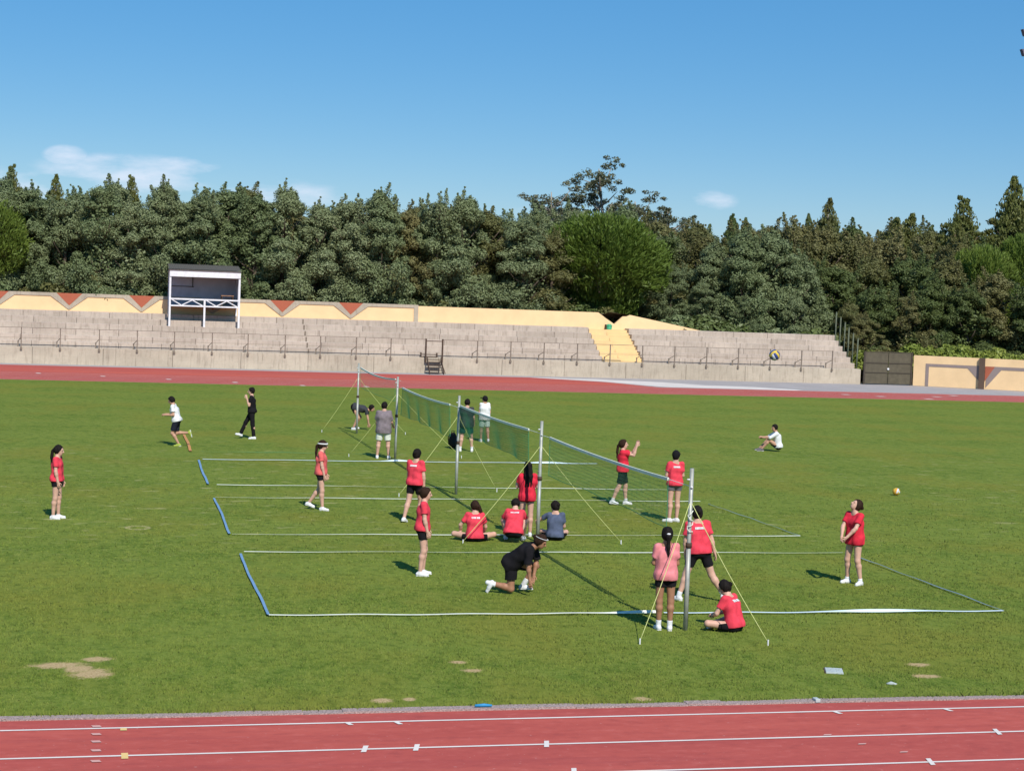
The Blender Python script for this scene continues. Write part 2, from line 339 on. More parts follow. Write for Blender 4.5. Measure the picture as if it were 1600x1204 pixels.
# grass blades where single blades can still be made out
def grass_blades():
    rng = np.random.default_rng(3)
    def band(y0, y1, dens, hgt, wid):
        xl, xr = -.056 * y1 - 2.0, .585 * y1 + 2.0
        n = int((y1 - y0) * (xr - xl) * dens)
        x = rng.uniform(xl, xr, n); y = rng.uniform(y0, y1, n)
        cl = np.sin(x * 3.1 + 1.7 * np.sin(y * 2.3)) * np.sin(y * 2.7 + 1.3 * np.sin(x * 1.9))
        keep = (rng.uniform(-1.2, 1.0, n) < cl) & (rng.uniform(0, 1, n) < np.clip((50 - y) / 22, 0, 1))
        for (px, py, rx, ry, _) in DRY: keep &= ((x - px) / rx) ** 2 + ((y - py) / ry) ** 2 > .8
        x, y = x[keep], y[keep]; n = len(x)
        h = hgt * rng.uniform(.5, 1.25, n); a = rng.uniform(0, 2 * np.pi, n); b = rng.uniform(0, 2 * np.pi, n); ln = rng.uniform(.1, .9, n) * h
        w = wid * rng.uniform(.7, 1.3, n)
        V = np.empty((n, 3, 3)); V[:, 0] = np.stack([x - np.cos(a) * w, y - np.sin(a) * w, np.full(n, -.002)], 1)
        V[:, 1] = np.stack([x + np.cos(a) * w, y + np.sin(a) * w, np.full(n, -.002)], 1)
        V[:, 2] = np.stack([x + np.cos(b) * ln, y + np.sin(b) * ln, h], 1)
        return V.reshape(-1, 3)
    V = np.concatenate([band(20.93, 26, 1200, .030, .007), band(26, 31, 850, .030, .009), band(31, 50, 330, .030, .013), band(20.9, 21.1, 1500, .06, .008)])
    return mesh_np("grass", V, np.arange(len(V)).reshape(-1, 3))
tag(link("grass", grass_blades(), MAT['blade']), "short mown green grass blades covering the sports pitch", "grass", kind="stuff")

# earth bank behind the stand
def terrain():
    xs = np.linspace(-90, 170, 66); ys = np.concatenate([np.linspace(117.55, 130, 8), np.linspace(136, 260, 18)])
    X, Y = np.meshgrid(xs, ys); t = np.clip((X - 43) / 9, 0, 1); t = t * t * (3 - 2 * t)
    Z = 3.1 * (1 - t) - .02 + np.clip((Y - 135) / 80, 0, 1) * 3 + .25 * np.sin(X * .7) * np.sin(Y * .5)
    Z = np.where(Y < 118, np.minimum(Z, 3.1), Z); Z = np.maximum(Z, .0)
    n = len(xs); V = np.stack([X, Y, Z], -1).reshape(-1, 3)
    F = [(j*n+i, j*n+i+1, (j+1)*n+i+1, (j+1)*n+i) for j in range(len(ys)-1) for i in range(n-1)]
    return mesh_np("earth_bank", V, F, True)
tag(link("earth_bank", terrain(), MAT['earth']), kind="structure")

# ------------------------------------------------------------------ grandstand
RISE = [(112.66, 1.42), (113.40, 1.80), (114.12, 2.17), (114.83, 2.54), (115.55, 2.92), (116.27, 3.30)]
gs = tag(empty("grandstand", (15, 111.6, 0)), "long weathered concrete terrace of stepped seats beyond the red track", "grandstand")
OX, OY = 15, 111.6
SX0, AX0, AX1, SX1 = -26.0, 33.4, 36.35, 52.15
box_cache = {}
def block(x0, x1, y0, y1, z0, z1, name, m, parent, dz=0.0):
    key = (round(x1 - x0, 3), round(y1 - y0, 3), round(z1 - z0, 3), m.name)
    if key not in box_cache:
        me = MB().box(0, x1 - x0, 0, y1 - y0, 0, z1 - z0).mesh(name)
        bm = bmesh.new(); bm.from_mesh(me); bmesh.ops.bevel(bm, geom=bm.edges[:], offset=.018, segments=1, affect='EDGES'); bm.to_mesh(me); bm.free()
        me.materials.append(m); box_cache[key] = me
    return link(name, box_cache[key], None, parent, (x0 - OX, y0 - OY, z0 + dz))
def row(x0, x1, step, gap, y0, y1, z0, z1, name, m):
    n = max(1, round((x1 - x0) / step)); w = (x1 - x0) / n
    for i in range(n):
        block(x0 + i * w, x0 + (i + 1) * w - gap, y0 + random.uniform(-.006, .006), y1, z0, z1, name, m, gs, random.uniform(-.006, .006))
row(SX0, SX1, 4.35, .014, 111.6, 112.64, -.05, 1.05, "wall_panel", MAT['concrete_wall'])
for i, (y, z) in enumerate(RISE):
    y1 = RISE[i + 1][0] + .25 if i < 5 else 117.28
    z0 = z - .6
    row(SX0 + (i % 2) * -1.1, AX0 + random.uniform(-.05, .05) * 0, 2.75, .016, y, y1, z0, z, "seat_block", MAT['concrete'])
    row(AX1, SX1, 2.63, .016, y, y1, z0, z, "seat_block", MAT['concrete'])
MB().box(SX0 - OX, SX1 - .02 - OX, 112.9 - OY, 117.26 - OY, -.05, .95).build("footing", MAT['concrete'], gs)
for i in range(1, 6):                                        # rubble core closes the end faces under the steps
    y, z = RISE[i]
    MB().box(SX1 - .7 - OX, SX1 - .03 - OX, y + .02 - OY, 117.25 - OY, .9, z - .3).build("end_core", MAT['concrete'], gs)
    MB().box(AX0 - .7 - OX, AX0 - .03 - OX, y + .02 - OY, 117.25 - OY, .9, z - .3).build("end_core", MAT['concrete'], gs)
    MB().box(AX1 + .03 - OX, AX1 + .7 - OX, y + .02 - OY, 117.25 - OY, .9, z - .3).build("end_core", MAT['concrete'], gs)
# stepped expansion joint drawn as thin dark strips up the tiers
for i, (y, z) in enumerate(RISE):
    MB().box(13.2 - .05 - i * .0 - OX, 13.2 + .05 - OX, y - .03 - OY, y - .008 - OY, z - .37, z - .06).build("joint_strip", MAT['rail'], gs)
# painted stair aisle: broad steps on one side, a flight of half steps on the other
for i, (y, z) in enumerate(RISE):
    y1 = RISE[i + 1][0] + .2 if i < 5 else 117.28
    MB().box(AX0 + .012 - OX, 34.72 - OX, y - OY, y1 - OY, z - .75, z - .12).build("aisle_step", MAT['yellow_step'], gs)
    ym = y + .36
    MB().box(34.74 - OX, AX1 - .012 - OX, y - OY, ym + .2 - OY, z - .75, z - .30).build("aisle_step", MAT['yellow_step'], gs)
    MB().box(34.74 - OX, AX1 - .012 - OX, ym - OY, y1 - OY, z - .75, z - .11).build("aisle_step", MAT['yellow_step'], gs)

# handrail on the front edge
hr = tag(empty("handrail", (15, 111.56, 0)), "thin brown steel handrail with slim posts along the terrace walkway", "handrail")
rail_x = [-4.98 - 2.35 * k for k in range(6, 0, -1)] + [-4.98, -2.61, -.21, 2.14, 4.47, 6.86, 9.15, 11.55, 13.85, 16.21, 18.51, 24.36, 26.65, 28.96, 31.29, 33.61, 35.92, 38.24, 40.57, 42.9, 45.25, 47.59, 49.91]
pm = MB().box(-.032, .032, -.045, .02, .84, 2.28).box(-.07, .07, -.035, .03, .84, .98).mesh("post"); pm.materials.append(MAT['rail'])
bm_ = MB().box(-.035, .035, .55, .61, 1.06, 1.42).bar((0, .58, 1.38), (0.2, .0, 1.62), .03).mesh("brace"); bm_.materials.append(MAT['rail'])
for x in rail_x:
    link("post", pm, None, hr, (x - 15, random.uniform(-.01, .01), random.uniform(-.02, .02))); link("brace", bm_, None, hr, (x - 15 - .22, 0, 0))
for a, b in ((rail_x[0], 18.51), (24.36, 49.91)):
    for z, w in ((2.255, .035), (1.62, .018)): MB().bar((a - 15, -.01, z), (b - 15, -.01, z), w, .035 if w > .02 else .018).build("rail", MAT['rail'], hr)
MB().bar((18.51 - 15, -.01, 2.25), (20.85 - 15, -.01, 2.25), .035).build("rail", MAT['rail'], hr)
MB().bar((22.0 - 15, -.01, 2.25), (24.36 - 15, -.01, 2.25), .035).build("rail", MAT['rail'], hr)

# steel steps with portal frame
st = tag(empty("steel_steps", (21.4, 111.2, 0)), "short rusty brown steel stair with a portal frame against the terrace wall", "stairs")
for sx in (-.56, .56): MB().box(sx - .05, sx + .05, .22, .32, .72, 2.30).build("frame_post", MAT['rust'], st)
MB().box(-.55, .55, .24, .30, 2.12, 2.17).build("frame_bar", MAT['rust'], st)
for i in range(6):
    z = .95 - i * .17; y = -.02 - i * .16
    MB().box(-.44, .44, y, y + .22, z - .035, z).build("step", MAT['rust'], st)
for sx in (-.47, .47): MB().bar((sx, .2, 1.05), (sx, -.95, 0.02), .05, .16).build("stringer", MAT['rust'], st)
MB().bar((.5, .2, .8), (.78, .1, 0), .04).build("brace", MAT['rust'], st)
MB().box(-.85, .25, .5, .56, 1.06, 1.12).box(-.87, -.80, .45, .58, 1.06, 1.38).box(.2, .28, .45, .58, 1.06, 1.36).box(-.8, .2, .5, .54, 1.22, 1.27).build("threshold_rail", MAT['rust'], st)

# ------------------------------------------------------------------ yellow back wall with V ornaments
bw = tag(empty("boundary_wall", (15, 117.3, 3)), "yellow rendered wall with terracotta V ornaments and concrete trim above the terrace", "wall")
WY, WT, WB = 117.3, 4.45, 2.9
poly = [(-30, WB), (42.12, WB), (42.12, 3.31), (36.74, 4.27), (36.5, 4.16), (36.2, 4.15), (35.57, 3.58), (34.9, 4.0), (34.35, 4.38), (-30, 4.45)]
MB().prism([(x - 15, z - 3) for x, z in poly], 0, .22).build("wall", MAT['yellow'], bw)
vx = [-2.22 + 4.70 * k for k in range(-3, 5)]
P = .84; tw = .26                                              # half width of V at top, band width
def strip(poly_, y, name, m): MB().prism([(x - 15, z - 3) for x, z in poly_], -y, 0.01).build(name, m, bw)
zt, zb, zv = WT + .02, WT - .20, 3.40
for i, x in enumerate(vx):
    strip([(x - P, zt - .012), (x, 3.66), (x + P, zt - .012)], .022, "triangle_panel", MAT['terracotta'])
    strip([(x - P - tw, zt), (x - P - .0, zt), (x + .0, 3.63), (x, zv), (x - .06, zv), (x - P - tw - .1, zb)], .055, "trim_diagonal", MAT['trim'])
    strip([(x + P + tw, zt), (x + P + tw + .1, zb), (x + .06, zv), (x + .004, zv), (x + .004, 3.63), (x + P, zt)], .052, "trim_diagonal", MAT['trim'])
    nx = vx[i + 1] if i + 1 < len(vx) else None
    a = x + P + tw + .004; b = (nx - P - tw - .004) if nx else 21.0
    strip([(a, zt), (a + .1, zb), (b - .1 if nx else b, zb), (b, zt)], .05, "trim_band", MAT['trim'])
strip([(21.0, zt), (21.0, 3.2), (21.3, 3.2), (21.3, zt)], .06, "trim_post", MAT['trim'])
strip([(-30, zt), (-30, zb), (vx[0] - P - tw - .1, zb), (vx[0] - P - tw, zt)], .05, "trim_band", MAT['trim'])

mnd = MB(); nx_, ny_ = 12, 7
mnd.add([(33.2 + 4.8 * i / nx_, 117.56 + 1.9 * j / ny_, 2.9 + 1.5 * math.sin(math.pi * i / nx_) ** .5 * math.cos(1.2 * j / ny_) + random.uniform(-.06, .06)) for j in range(ny_ + 1) for i in range(nx_ + 1)],
        [(j*(nx_+1)+i, j*(nx_+1)+i+1, (j+1)*(nx_+1)+i+1, (j+1)*(nx_+1)+i) for j in range(ny_) for i in range(nx_)])
tag(mnd.build("earth_bank", MAT['earth'], smooth=True), kind="structure")

# green bin in the aisle
gb = tag(empty("waste_bin", (35.1, 117.0, 3.12)), "small green waste bin hanging on the yellow wall above the aisle steps", "bin")
MB().tube([(0, 0, -.08), (0, 0, .30)], [.17, .21], 14).build("body", MAT['bin_green'], gb, True)
MB().tube([(0, 0, .30), (0, 0, .34), (0, 0, .46)], [.225, .225, .12], 14).build("lid", MAT['bin_green'], gb, True)
MB().box(-.24, -.2, -.05, .28, .0, .42).build("bracket", MAT['rust'], gb)

# ------------------------------------------------------------------ timekeepers' cabin on the terrace
sh = tag(empty("shelter", (6.5, 114.9, 2.54)), "open white steel cabin on stilts with grey back panel and dark roof", "shelter")
hw, dp, zf = 2.26, 2.3, 1.38
for x in (-hw, 0, hw):
    MB().box(x - .06, x + .06, -.06, .06, 0, (zf + .42) if x == 0 else 3.72).build("post", MAT['white_metal'], sh)
for x in (-hw, hw): MB().box(x - .05, x + .05, dp - .05, dp + .05, .75, 3.9).build("post", MAT['white_metal'], sh)
MB().box(-hw, hw, -.07, .05, zf + .38, zf + .48).build("girder_chord", MAT['white_metal'], sh)
MB().box(-hw, hw, -.07, .05, zf - .06, zf + .03).build("girder_chord", MAT['white_metal'], sh)
for s in (-hw, 0):
    xs = [s + .12, s + .76, s + 1.45, s + 2.14]; zz = [zf + .38, zf + .02]
    for i in range(3): MB().bar((xs[i], -.02, zz[i % 2]), (xs[i + 1], -.02, zz[(i + 1) % 2]), .06).build("girder_brace", MAT['white_metal'], sh)
MB().box(-hw + .02, hw - .02, .06, dp + .1, zf - .05, zf + .02).build("deck", MAT['rust'], sh)
MB().box(-hw, hw, dp + .06, dp + .12, zf, 3.8).build("back_panel", MAT['panel'], sh)
MB().box(hw - .03, hw + .03, .9, dp, zf, 3.75).build("side_panel", MAT['panel'], sh)
MB().box(-hw + .1, -.6, dp + .02, dp + .05, 2.62, 2.67).box(-.72, -.66, dp + .02, dp + .05, 2.6, 3.4).build("panel_batten", MAT['roof'], sh)
MB().box(-hw - .04, hw + .06, -.12, -.06, 3.28, 3.74).build("fascia", MAT['white_metal'], sh)
rf = MB()
for i in range(38):                                            # corrugated sheets
    x0 = -hw - .1 + i * (2 * hw + .2) / 38; x1 = x0 + (2 * hw + .2) / 38; xm = (x0 + x1) / 2
    za, zb_ = 3.76, 4.12
    rf.add([(x0, -.2, za), (xm, -.2, za + .035), (x1, -.2, za), (x1, dp + .3, zb_), (xm, dp + .3, zb_ + .035), (x0, dp + .3, zb_)], [(0, 1, 4, 5), (1, 2, 3, 4)])
rf.box(-hw - .1, hw + .1, -.19, dp + .28, 3.70, 3.75)
rf.build("roof", MAT['roof'], sh)
MB().box(-hw - .02, hw + .02, dp + .12, dp + .14, 3.7, 4.11).build("gable_board", MAT['roof'], sh)
tb = tag(empty("table", (8.05, 116.1, 2.54 + zf + .02)), "small wooden table standing inside the white cabin", "table")
MB().box(-.42, .42, -.35, .35, .68, .74).build("table_top", MAT['wood'], tb)
for sx in (-.36, .36):
    for sy in (-.3, .3): MB().box(sx - .03, sx + .03, sy - .03, sy + .03, 0, .68).build("leg", MAT['rust'], tb)

# ------------------------------------------------------------------ right end: fence posts, gate, low yellow wall
for i, (x, y, z) in enumerate(((52.69, 117.3, 4.98), (52.8, 116.5, 4.62), (52.86, 115.7, 4.26), (52.96, 115.0, 3.91), (53.06, 114.2, 3.52), (53.11, 113.4, 3.17))):
    fp = tag(empty("fence_post", (52.6, y, 0)), "green steel fence post stepping down beside the terrace end wall", "post", "fence posts at the end of the terrace")
    MB().tube([(0, 0, 0), (0.05, 0, z)], .055, 8).build("pole", MAT['fence_green'], fp, True)
    MB().tube([(0.05, 0, z), (0.05, 0, z + .04)], [.065, .03], 8).build("cap", MAT['fence_green'], fp, True)
gt = tag(empty("metal_gate", (52.35, 111.5, 0)), "brown double sheet-metal gate between terrace and low yellow wall", "gate")
gw = 3.6
for k in range(2):
    for j, (za, zb_) in enumerate(((.05, .82), (.86, 1.50), (1.54, 2.26))):
        MB().box(k * gw / 2 + .05, (k + 1) * gw / 2 - .012, 0, .03, za, zb_).build("sheet", MAT['gate'], gt)
    for z in (.84, 1.52): MB().box(k * gw / 2 + .05, (k + 1) * gw / 2 - .012, -.03, .02, z - .03, z + .03).build("rail", MAT['gate_edge'], gt)
for x in (0, gw + .02): MB().box(x - .06, x + .06, -.04, .1, 0, 2.33).build("gate_post", MAT['gate_edge'], gt)
MB().box(-.06, gw + .08, -.02, .05, 2.27, 2.33).build("top_rail", MAT['gate_edge'], gt)
MB().box(gw / 2 - .012, gw / 2 + .012, -.02, .03, .03, 2.26).build("meeting_strip", MAT['gate_edge'], gt)
MB().tube([(gw / 2, -.07, 1.12), (gw / 2, -.02, 1.12)], .075, 10).build("lock", MAT['white_metal'], gt)

lw = tag(empty("low_wall", (56.05, 111.35, 0), math.atan2(106.9 - 111.35, 62.25 - 56.05)), "low yellow rendered wall with grey painted band and brown pillar", "wall")
LW = math.hypot(62.25 - 56.05, 106.9 - 111.35)
MB().box(0, 30, 0, .2, 0, 2.15).build("wall", MAT['yellow'], lw)
pat = lambda pts, m, nm, y=.02: MB().prism(pts, -y, .01).build(nm, m, lw)
for o in (0, 8.6, 17.2):
    pat([(o + .85, 1.60), (o + .85, 0.03), (o + 1.08, 0.03), (o + 1.08, 1.40), (o + 3.75, 1.40), (o + 4.55, .55), (o + 4.55, 1.60)], MAT['grey_band'], "painted_band")
    pat([(o + 5.02, 1.60), (o + 5.02, .10), (o + 6.05, 1.38), (o + 9.3, 1.38), (o + 9.3, 1.60), (o + 5.9, 1.60)], MAT['grey_band'], "painted_band")
    pat([(o + 4.95, 1.59), (o + 4.95, .55), (o + 5.6, 1.59)], MAT['terracotta'], "triangle_panel", .03)
    MB().box(o + 4.55, o + 4.93, -.22, -.001, 0, 2.17).build("pillar", MAT['pillar'], lw)

# floodlight mast: only a corner of its lamp frame reaches into the picture
fl = tag(empty("floodlight_mast", (68.0, 115.0, 0)), "tall steel floodlight mast with lamp frame rising beside the low wall", "floodlight")
MB().tube([(0, 0, 0), (0, 0, 14), (0, 0, 27.5)], [.34, .26, .16], 12).build("mast", MAT['steel'], fl, True)
MB().bar((-2.65, 0, 25.9), (2.65, 0, 25.9), .12).bar((-2.65, 0, 24.45), (2.65, 0, 24.45), .12).build("lamp_frame", MAT['steel'], fl)
for zz in (25.9, 24.45):
    for xx in (-2.6, -1.6, -.6, .6, 1.6, 2.6):
        lm = MB().prism([(xx - .26, zz + .30), (xx + .26, zz + .30), (xx + .12, zz - .18), (xx - .06, zz - .18)], -.45, -.08).build("lamp", MAT['lamp'], fl)

# ------------------------------------------------------------------ trees
def leaf_mat(name, a, b, c=None, trans=.25):
    t = NT(name); g = t.new("NewGeometry"); r = g.outputs['Random Per Island']; oi = t.new("ObjectInfo")
    n = t.noise(t.coord(), .55, 3, .6)
    cc = t.mix(t.ramp(r, -.6, 1.6), a, b); cc = t.mix(t.ramp(n, .45, .7, 0, .6), cc, c or b)
    cc = t.mix(1.0, cc, t.mix(oi.outputs['Random'], (.80, .84, .74), (1.2, 1.14, 1.18)), 'MULTIPLY')
    d = t.b; d.inputs['Specular IOR Level'].default_value = .3
    t.done(cc, .55)
    tr = t.new("BsdfTranslucent"); t.l.new(cc, tr.inputs[0]); mx = t.new("MixShader"); mx.inputs[0].default_value = trans
    out = [x for x in t.n if x.type == 'OUTPUT_MATERIAL'][0]
    t.l.new(d.outputs[0], mx.inputs[1]); t.l.new(tr.outputs[0], mx.inputs[2]); t.l.new(mx.outputs[0], out.inputs[0]); return t.m
LEAF = dict(
    acacia=leaf_mat("acacia_leaves", (0.133, 0.174, 0.076), (0.258, 0.310, 0.159), (0.200, 0.232, 0.101)),
    acacia_olive=leaf_mat("olive_leaves", (0.119, 0.124, 0.042), (0.223, 0.222, 0.088), (0.188, 0.158, 0.059)),
    brown=leaf_mat("rusty_leaves", (0.119, 0.110, 0.039), (0.209, 0.204, 0.076), (0.147, 0.186, 0.062)),
    stone_pine=leaf_mat("stone_pine_needles", (0.081, 0.129, 0.021), (0.203, 0.285, 0.048), (0.117, 0.171, 0.031), .3),
    pine=leaf_mat("pine_needles", (0.086, 0.107, 0.028), (0.179, 0.198, 0.054), (0.162, 0.146, 0.046)),
    euca=leaf_mat("eucalyptus_leaves", (0.086, 0.096, 0.052), (0.188, 0.198, 0.112), (0.145, 0.135, 0.072)),
    bright=leaf_mat("bright_shrub_leaves", (0.136, 0.190, 0.028), (0.325, 0.365, 0.072), (0.204, 0.237, 0.039)),
    pale=leaf_mat("pale_bush_leaves", (0.238, 0.237, 0.085), (0.437, 0.408, 0.196), (0.341, 0.317, 0.117)),
    dark=leaf_mat("dark_leaves", (0.065, 0.095, 0.029), (0.160, 0.205, 0.066), (0.113, 0.137, 0.041)),
)
BARK = vary("bark", (.10, .075, .055), .3, 6, .95, .6, 30); BARK_P = vary("pale_bark", (.32, .28, .23), .25, 5, .9)

def leaves(C, R, n_per, size, rng, flat=1.0, aim=None, elong=1.7, up=.35):
    """leaf-sized diamonds scattered through puffs C (k,3) of radius R (k,)"""
    k = len(C); idx = np.repeat(np.arange(k), n_per); n = len(idx)
    d = rng.normal(size=(n, 3)); d /= np.linalg.norm(d, axis=1)[:, None] + 1e-9
    rr = rng.uniform(0, 1, n) ** .28
    p = C[idx] + d * (R[idx] * rr)[:, None] * np.array([1, 1, flat])
    nn = d * 1.0 + rng.normal(size=(n, 3)) * .42; nn[:, 2] += up
    a = np.cross(nn, rng.normal(size=(n, 3)))
    if aim is not None: a = aim[idx] * 1.3 + rng.normal(size=(n, 3)) * .45
    a /= np.linalg.norm(a, axis=1)[:, None] + 1e-9
    b = np.cross(a, rng.normal(size=(n, 3)) if aim is not None else nn); b /= np.linalg.norm(b, axis=1)[:, None] + 1e-9
    s = size * rng.uniform(.6, 1.35, n)
    V = np.stack([p - a * (s * elong / 2)[:, None], p + b * (s / 2)[:, None], p + a * (s * elong / 2)[:, None], p - b * (s / 2)[:, None]], 1)
    return V.reshape(-1, 3)

def tree_proto(kind, seed):
    rng = np.random.default_rng(seed); tb_ = MB(); L = []
    def rim(n, prof, z0, z1, rbias=.55, lob=3):
        t = rng.uniform(0, 1, n); th = rng.uniform(0, 2 * np.pi, n); ph = rng.uniform(0, 6.28, 4)
        r = prof(t) * (1 + .18 * np.sin(lob * th + ph[0] + 3 * t) + .12 * np.sin(5 * th + ph[1] - 7 * t))
        q = rbias + (1 - rbias) * rng.uniform(0, 1, n) ** .5
        return np.stack([r * q * np.cos(th), r * q * np.sin(th), z0 + (z1 - z0) * t], 1), t
    if kind in ('acacia', 'olive', 'brown'):
        H = 10.0; prof = lambda t: 2.15 * np.clip(np.sin(np.pi * np.clip(.18 + .82 * t, 0, 1)) ** .55, .10, 1) * (1 - .30 * t)
        Cl, t = rim(46, prof, .8, H - .9, .55); Rl = rng.uniform(.55, 1.15, len(Cl)) * (1.15 - .45 * t)
        C = []; R = []
        for c, r, tt in zip(Cl, Rl, t):                        # boughs made of overlapping leaf puffs
            for _ in range(7):
                d = rng.normal(size=3) + np.array([c[0], c[1], 1.6]) * .45; d /= np.linalg.norm(d); C.append(c + d * r * .75 * np.array([1, 1, .8])); R.append(r * rng.uniform(.38, .62))
        C = np.array(C); R = np.array(R)
        L.append(leaves(C, R * 1.05, 135, .088, rng, .9, up=.4))
        inner, ti = rim(40, lambda t: prof(t) * .55, .6, H - 1.6, .1); L.append(leaves(inner, np.full(len(inner), .7), 50, .16, rng))
        for _ in range(5):                                     # tapering leading shoots above the crown
            b = np.array([rng.normal() * .65, rng.normal() * .65, H - 2.0]); m = 13; hh = rng.uniform(1.2, 2.4)
            pts = b + np.linspace(0, 1, m)[:, None] * np.array([rng.normal() * .35, rng.normal() * .35, hh]) + rng.normal(size=(m, 3)) * .06
            L.append(leaves(pts, np.linspace(.62, .06, m) * rng.uniform(.8, 1.2), 46, .075, rng, 1.3, up=.2)); tb_.tube(pts, [.02] * m, 5)
        tb_.tube([(0, 0, -1.5), (.1, .05, 3), (-.05, .1, 6.5), (0, 0, 9)], [.2, .16, .1, .04], 8)
        for _ in range(9):
            z = rng.uniform(1.5, 7); th = rng.uniform(0, 6.28); l = rng.uniform(1.0, 1.9)
            tb_.tube([(0, 0, z), (l * .5 * math.cos(th), l * .5 * math.sin(th), z + .6), (l * math.cos(th), l * math.sin(th), z + 1.4)], [.07, .05, .02], 5)
    elif kind == 'stone_pine':
        # broad dome: needles aim outward and up; skirts hang lower towards the middle
        n = 560; th = rng.uniform(0, 2 * np.pi, n); u = rng.uniform(-.42, 1, n)
        ph = np.arcsin(np.clip(u, -1, 1)); rad = 3.85 * (1 + .06 * np.sin(4 * th) + .05 * np.sin(7 * th + 2))
        q = .72 + .28 * rng.uniform(0, 1, n) ** .5
        C = np.stack([rad * np.cos(ph) * np.cos(th) * q, rad * np.cos(ph) * np.sin(th) * q, 5.7 + 3.55 * np.sin(ph) * q], 1)
        aim = np.stack([np.cos(th) * np.cos(ph) * .7, np.sin(th) * np.cos(ph) * .7, .55 + .6 * np.sin(ph)], 1)
        L.append(leaves(C, rng.uniform(.3, .55, n), 66, .085, rng, 1.25, aim, 4.2))
        n = 330; t = rng.uniform(0, 1, n); th = rng.uniform(0, 2 * np.pi, n); r = (1.0 + 2.6 * t) * rng.uniform(.7, 1, n)
        C = np.stack([r * np.cos(th), r * np.sin(th), .2 + 5.0 * t], 1); aim = np.stack([np.cos(th) * .4, np.sin(th) * .4, np.full(n, .9)], 1)
        L.append(leaves(C, rng.uniform(.3, .5, n), 60, .085, rng, 1.3, aim, 4.2))
        tb_.tube([(0, 0, -2), (.1, 0, 2), (0, 0, 5.5)], [.34, .28, .16], 10)
        for i in range(12):
            a = i * .52; tb_.tube([(0, 0, 2.2), (1.6 * math.cos(a), 1.6 * math.sin(a), 4.6), (3.0 * math.cos(a), 3.0 * math.sin(a), 6.4)], [.12, .08, .03], 6)
    elif kind == 'pine':
        H = 11.5; prof = lambda t: 3.0 * np.clip((1 - t) ** .55, .1, 1) * (.55 + .45 * np.clip(t * 3, 0, 1))
        C, t = rim(260, prof, 2.0, H - 1.2, .40, 4); R = rng.uniform(.35, .68, len(C)) * (1.1 - .70 * t)
        aim = np.stack([C[:, 0] * .25, C[:, 1] * .25, np.full(len(C), .9)], 1)
        L.append(leaves(C, R, 80, .09, rng, .62, aim, 2.6))
        sp_ = np.stack([rng.normal(size=14) * .08, rng.normal(size=14) * .08, np.linspace(H - 2.6, H + .05, 14)], 1); L.append(leaves(sp_, np.linspace(1.25, .16, 14), 90, .09, rng, .7, np.tile(np.array([[0, 0, .8]]), (14, 1)), 2.6))
        tb_.tube([(0, 0, -1.5), (.2, .1, 4), (0, 0, 8), (0, 0, H - .3)], [.24, .18, .11, .03], 8)
        for _ in range(14):
            z = rng.uniform(2.2, 8.5); th = rng.uniform(0, 6.28); l = 2.6 * (1 - z / 13)
            tb_.tube([(0, 0, z), (l * .6 * math.cos(th), l * .6 * math.sin(th), z + .3), (l * math.cos(th), l * math.sin(th), z + .9)], [.08, .055, .02], 5)
    elif kind == 'euca':
        H = 15.0; tb_.tube([(0, 0, -1), (.3, .1, 5), (-.2, .2, 10), (.2, 0, 14)], [.3, .22, .13, .04], 8); C = []
        for i in range(26):
            z = rng.uniform(5.5, 13.3); th = rng.uniform(0, 6.28); l = rng.uniform(1.2, 3.6) * (1.15 - z / 20); zz = z + rng.uniform(.6, 2.0)
            e = np.array([l * math.cos(th), l * math.sin(th), zz]); tb_.tube([(0, 0, z), (e[0] * .5, e[1] * .5, z + .5), tuple(e)], [.09, .06, .02], 5)
            for _ in range(rng.integers(4, 8)): C.append(e + rng.normal(size=3) * np.array([.55, .55, .38]))
        C = np.array(C); L.append(leaves(C, rng.uniform(.28, .55, len(C)), 52, .11, rng, .7, None, 2.4, -.3))
    elif kind == 'shrub':
        n = 110; d = rng.normal(size=(n, 3)); d /= np.linalg.norm(d, axis=1)[:, None]; d[:, 2] = np.abs(d[:, 2])
        C = d * np.array([1.25, 1.1, 1.35]) * rng.uniform(.45, 1, n)[:, None] ** .5; C[:, :2] *= (1 + .3 * np.sin(3 * np.arctan2(d[:, 1], d[:, 0]) + seed))[:, None]
        L.append(leaves(C, rng.uniform(.18, .38, n), 60, .115, rng))
        tb_.tube([(0, 0, -.5), (0, 0, .4), (.1, .05, 1.1)], [.07, .05, .02], 6)
        for a in range(5): tb_.tube([(0, 0, .1), (.6 * math.cos(a * 1.3), .6 * math.sin(a * 1.3), .9)], [.03, .01], 5)
    V = np.concatenate(L); crown = mesh_np("crown_" + kind, V, np.arange(len(V)).reshape(-1, 4))
    return crown, tb_.mesh("trunk_" + kind, True)
PROTO = {}
for kind, nv in (('acacia', 5), ('stone_pine', 1), ('pine', 3), ('euca', 3), ('shrub', 4)):
    PROTO[kind] = [tree_proto(kind, 100 + 17 * i + hash(kind[0]) * 0 + len(kind)) for i in range(nv)]
mesh_mats = {}
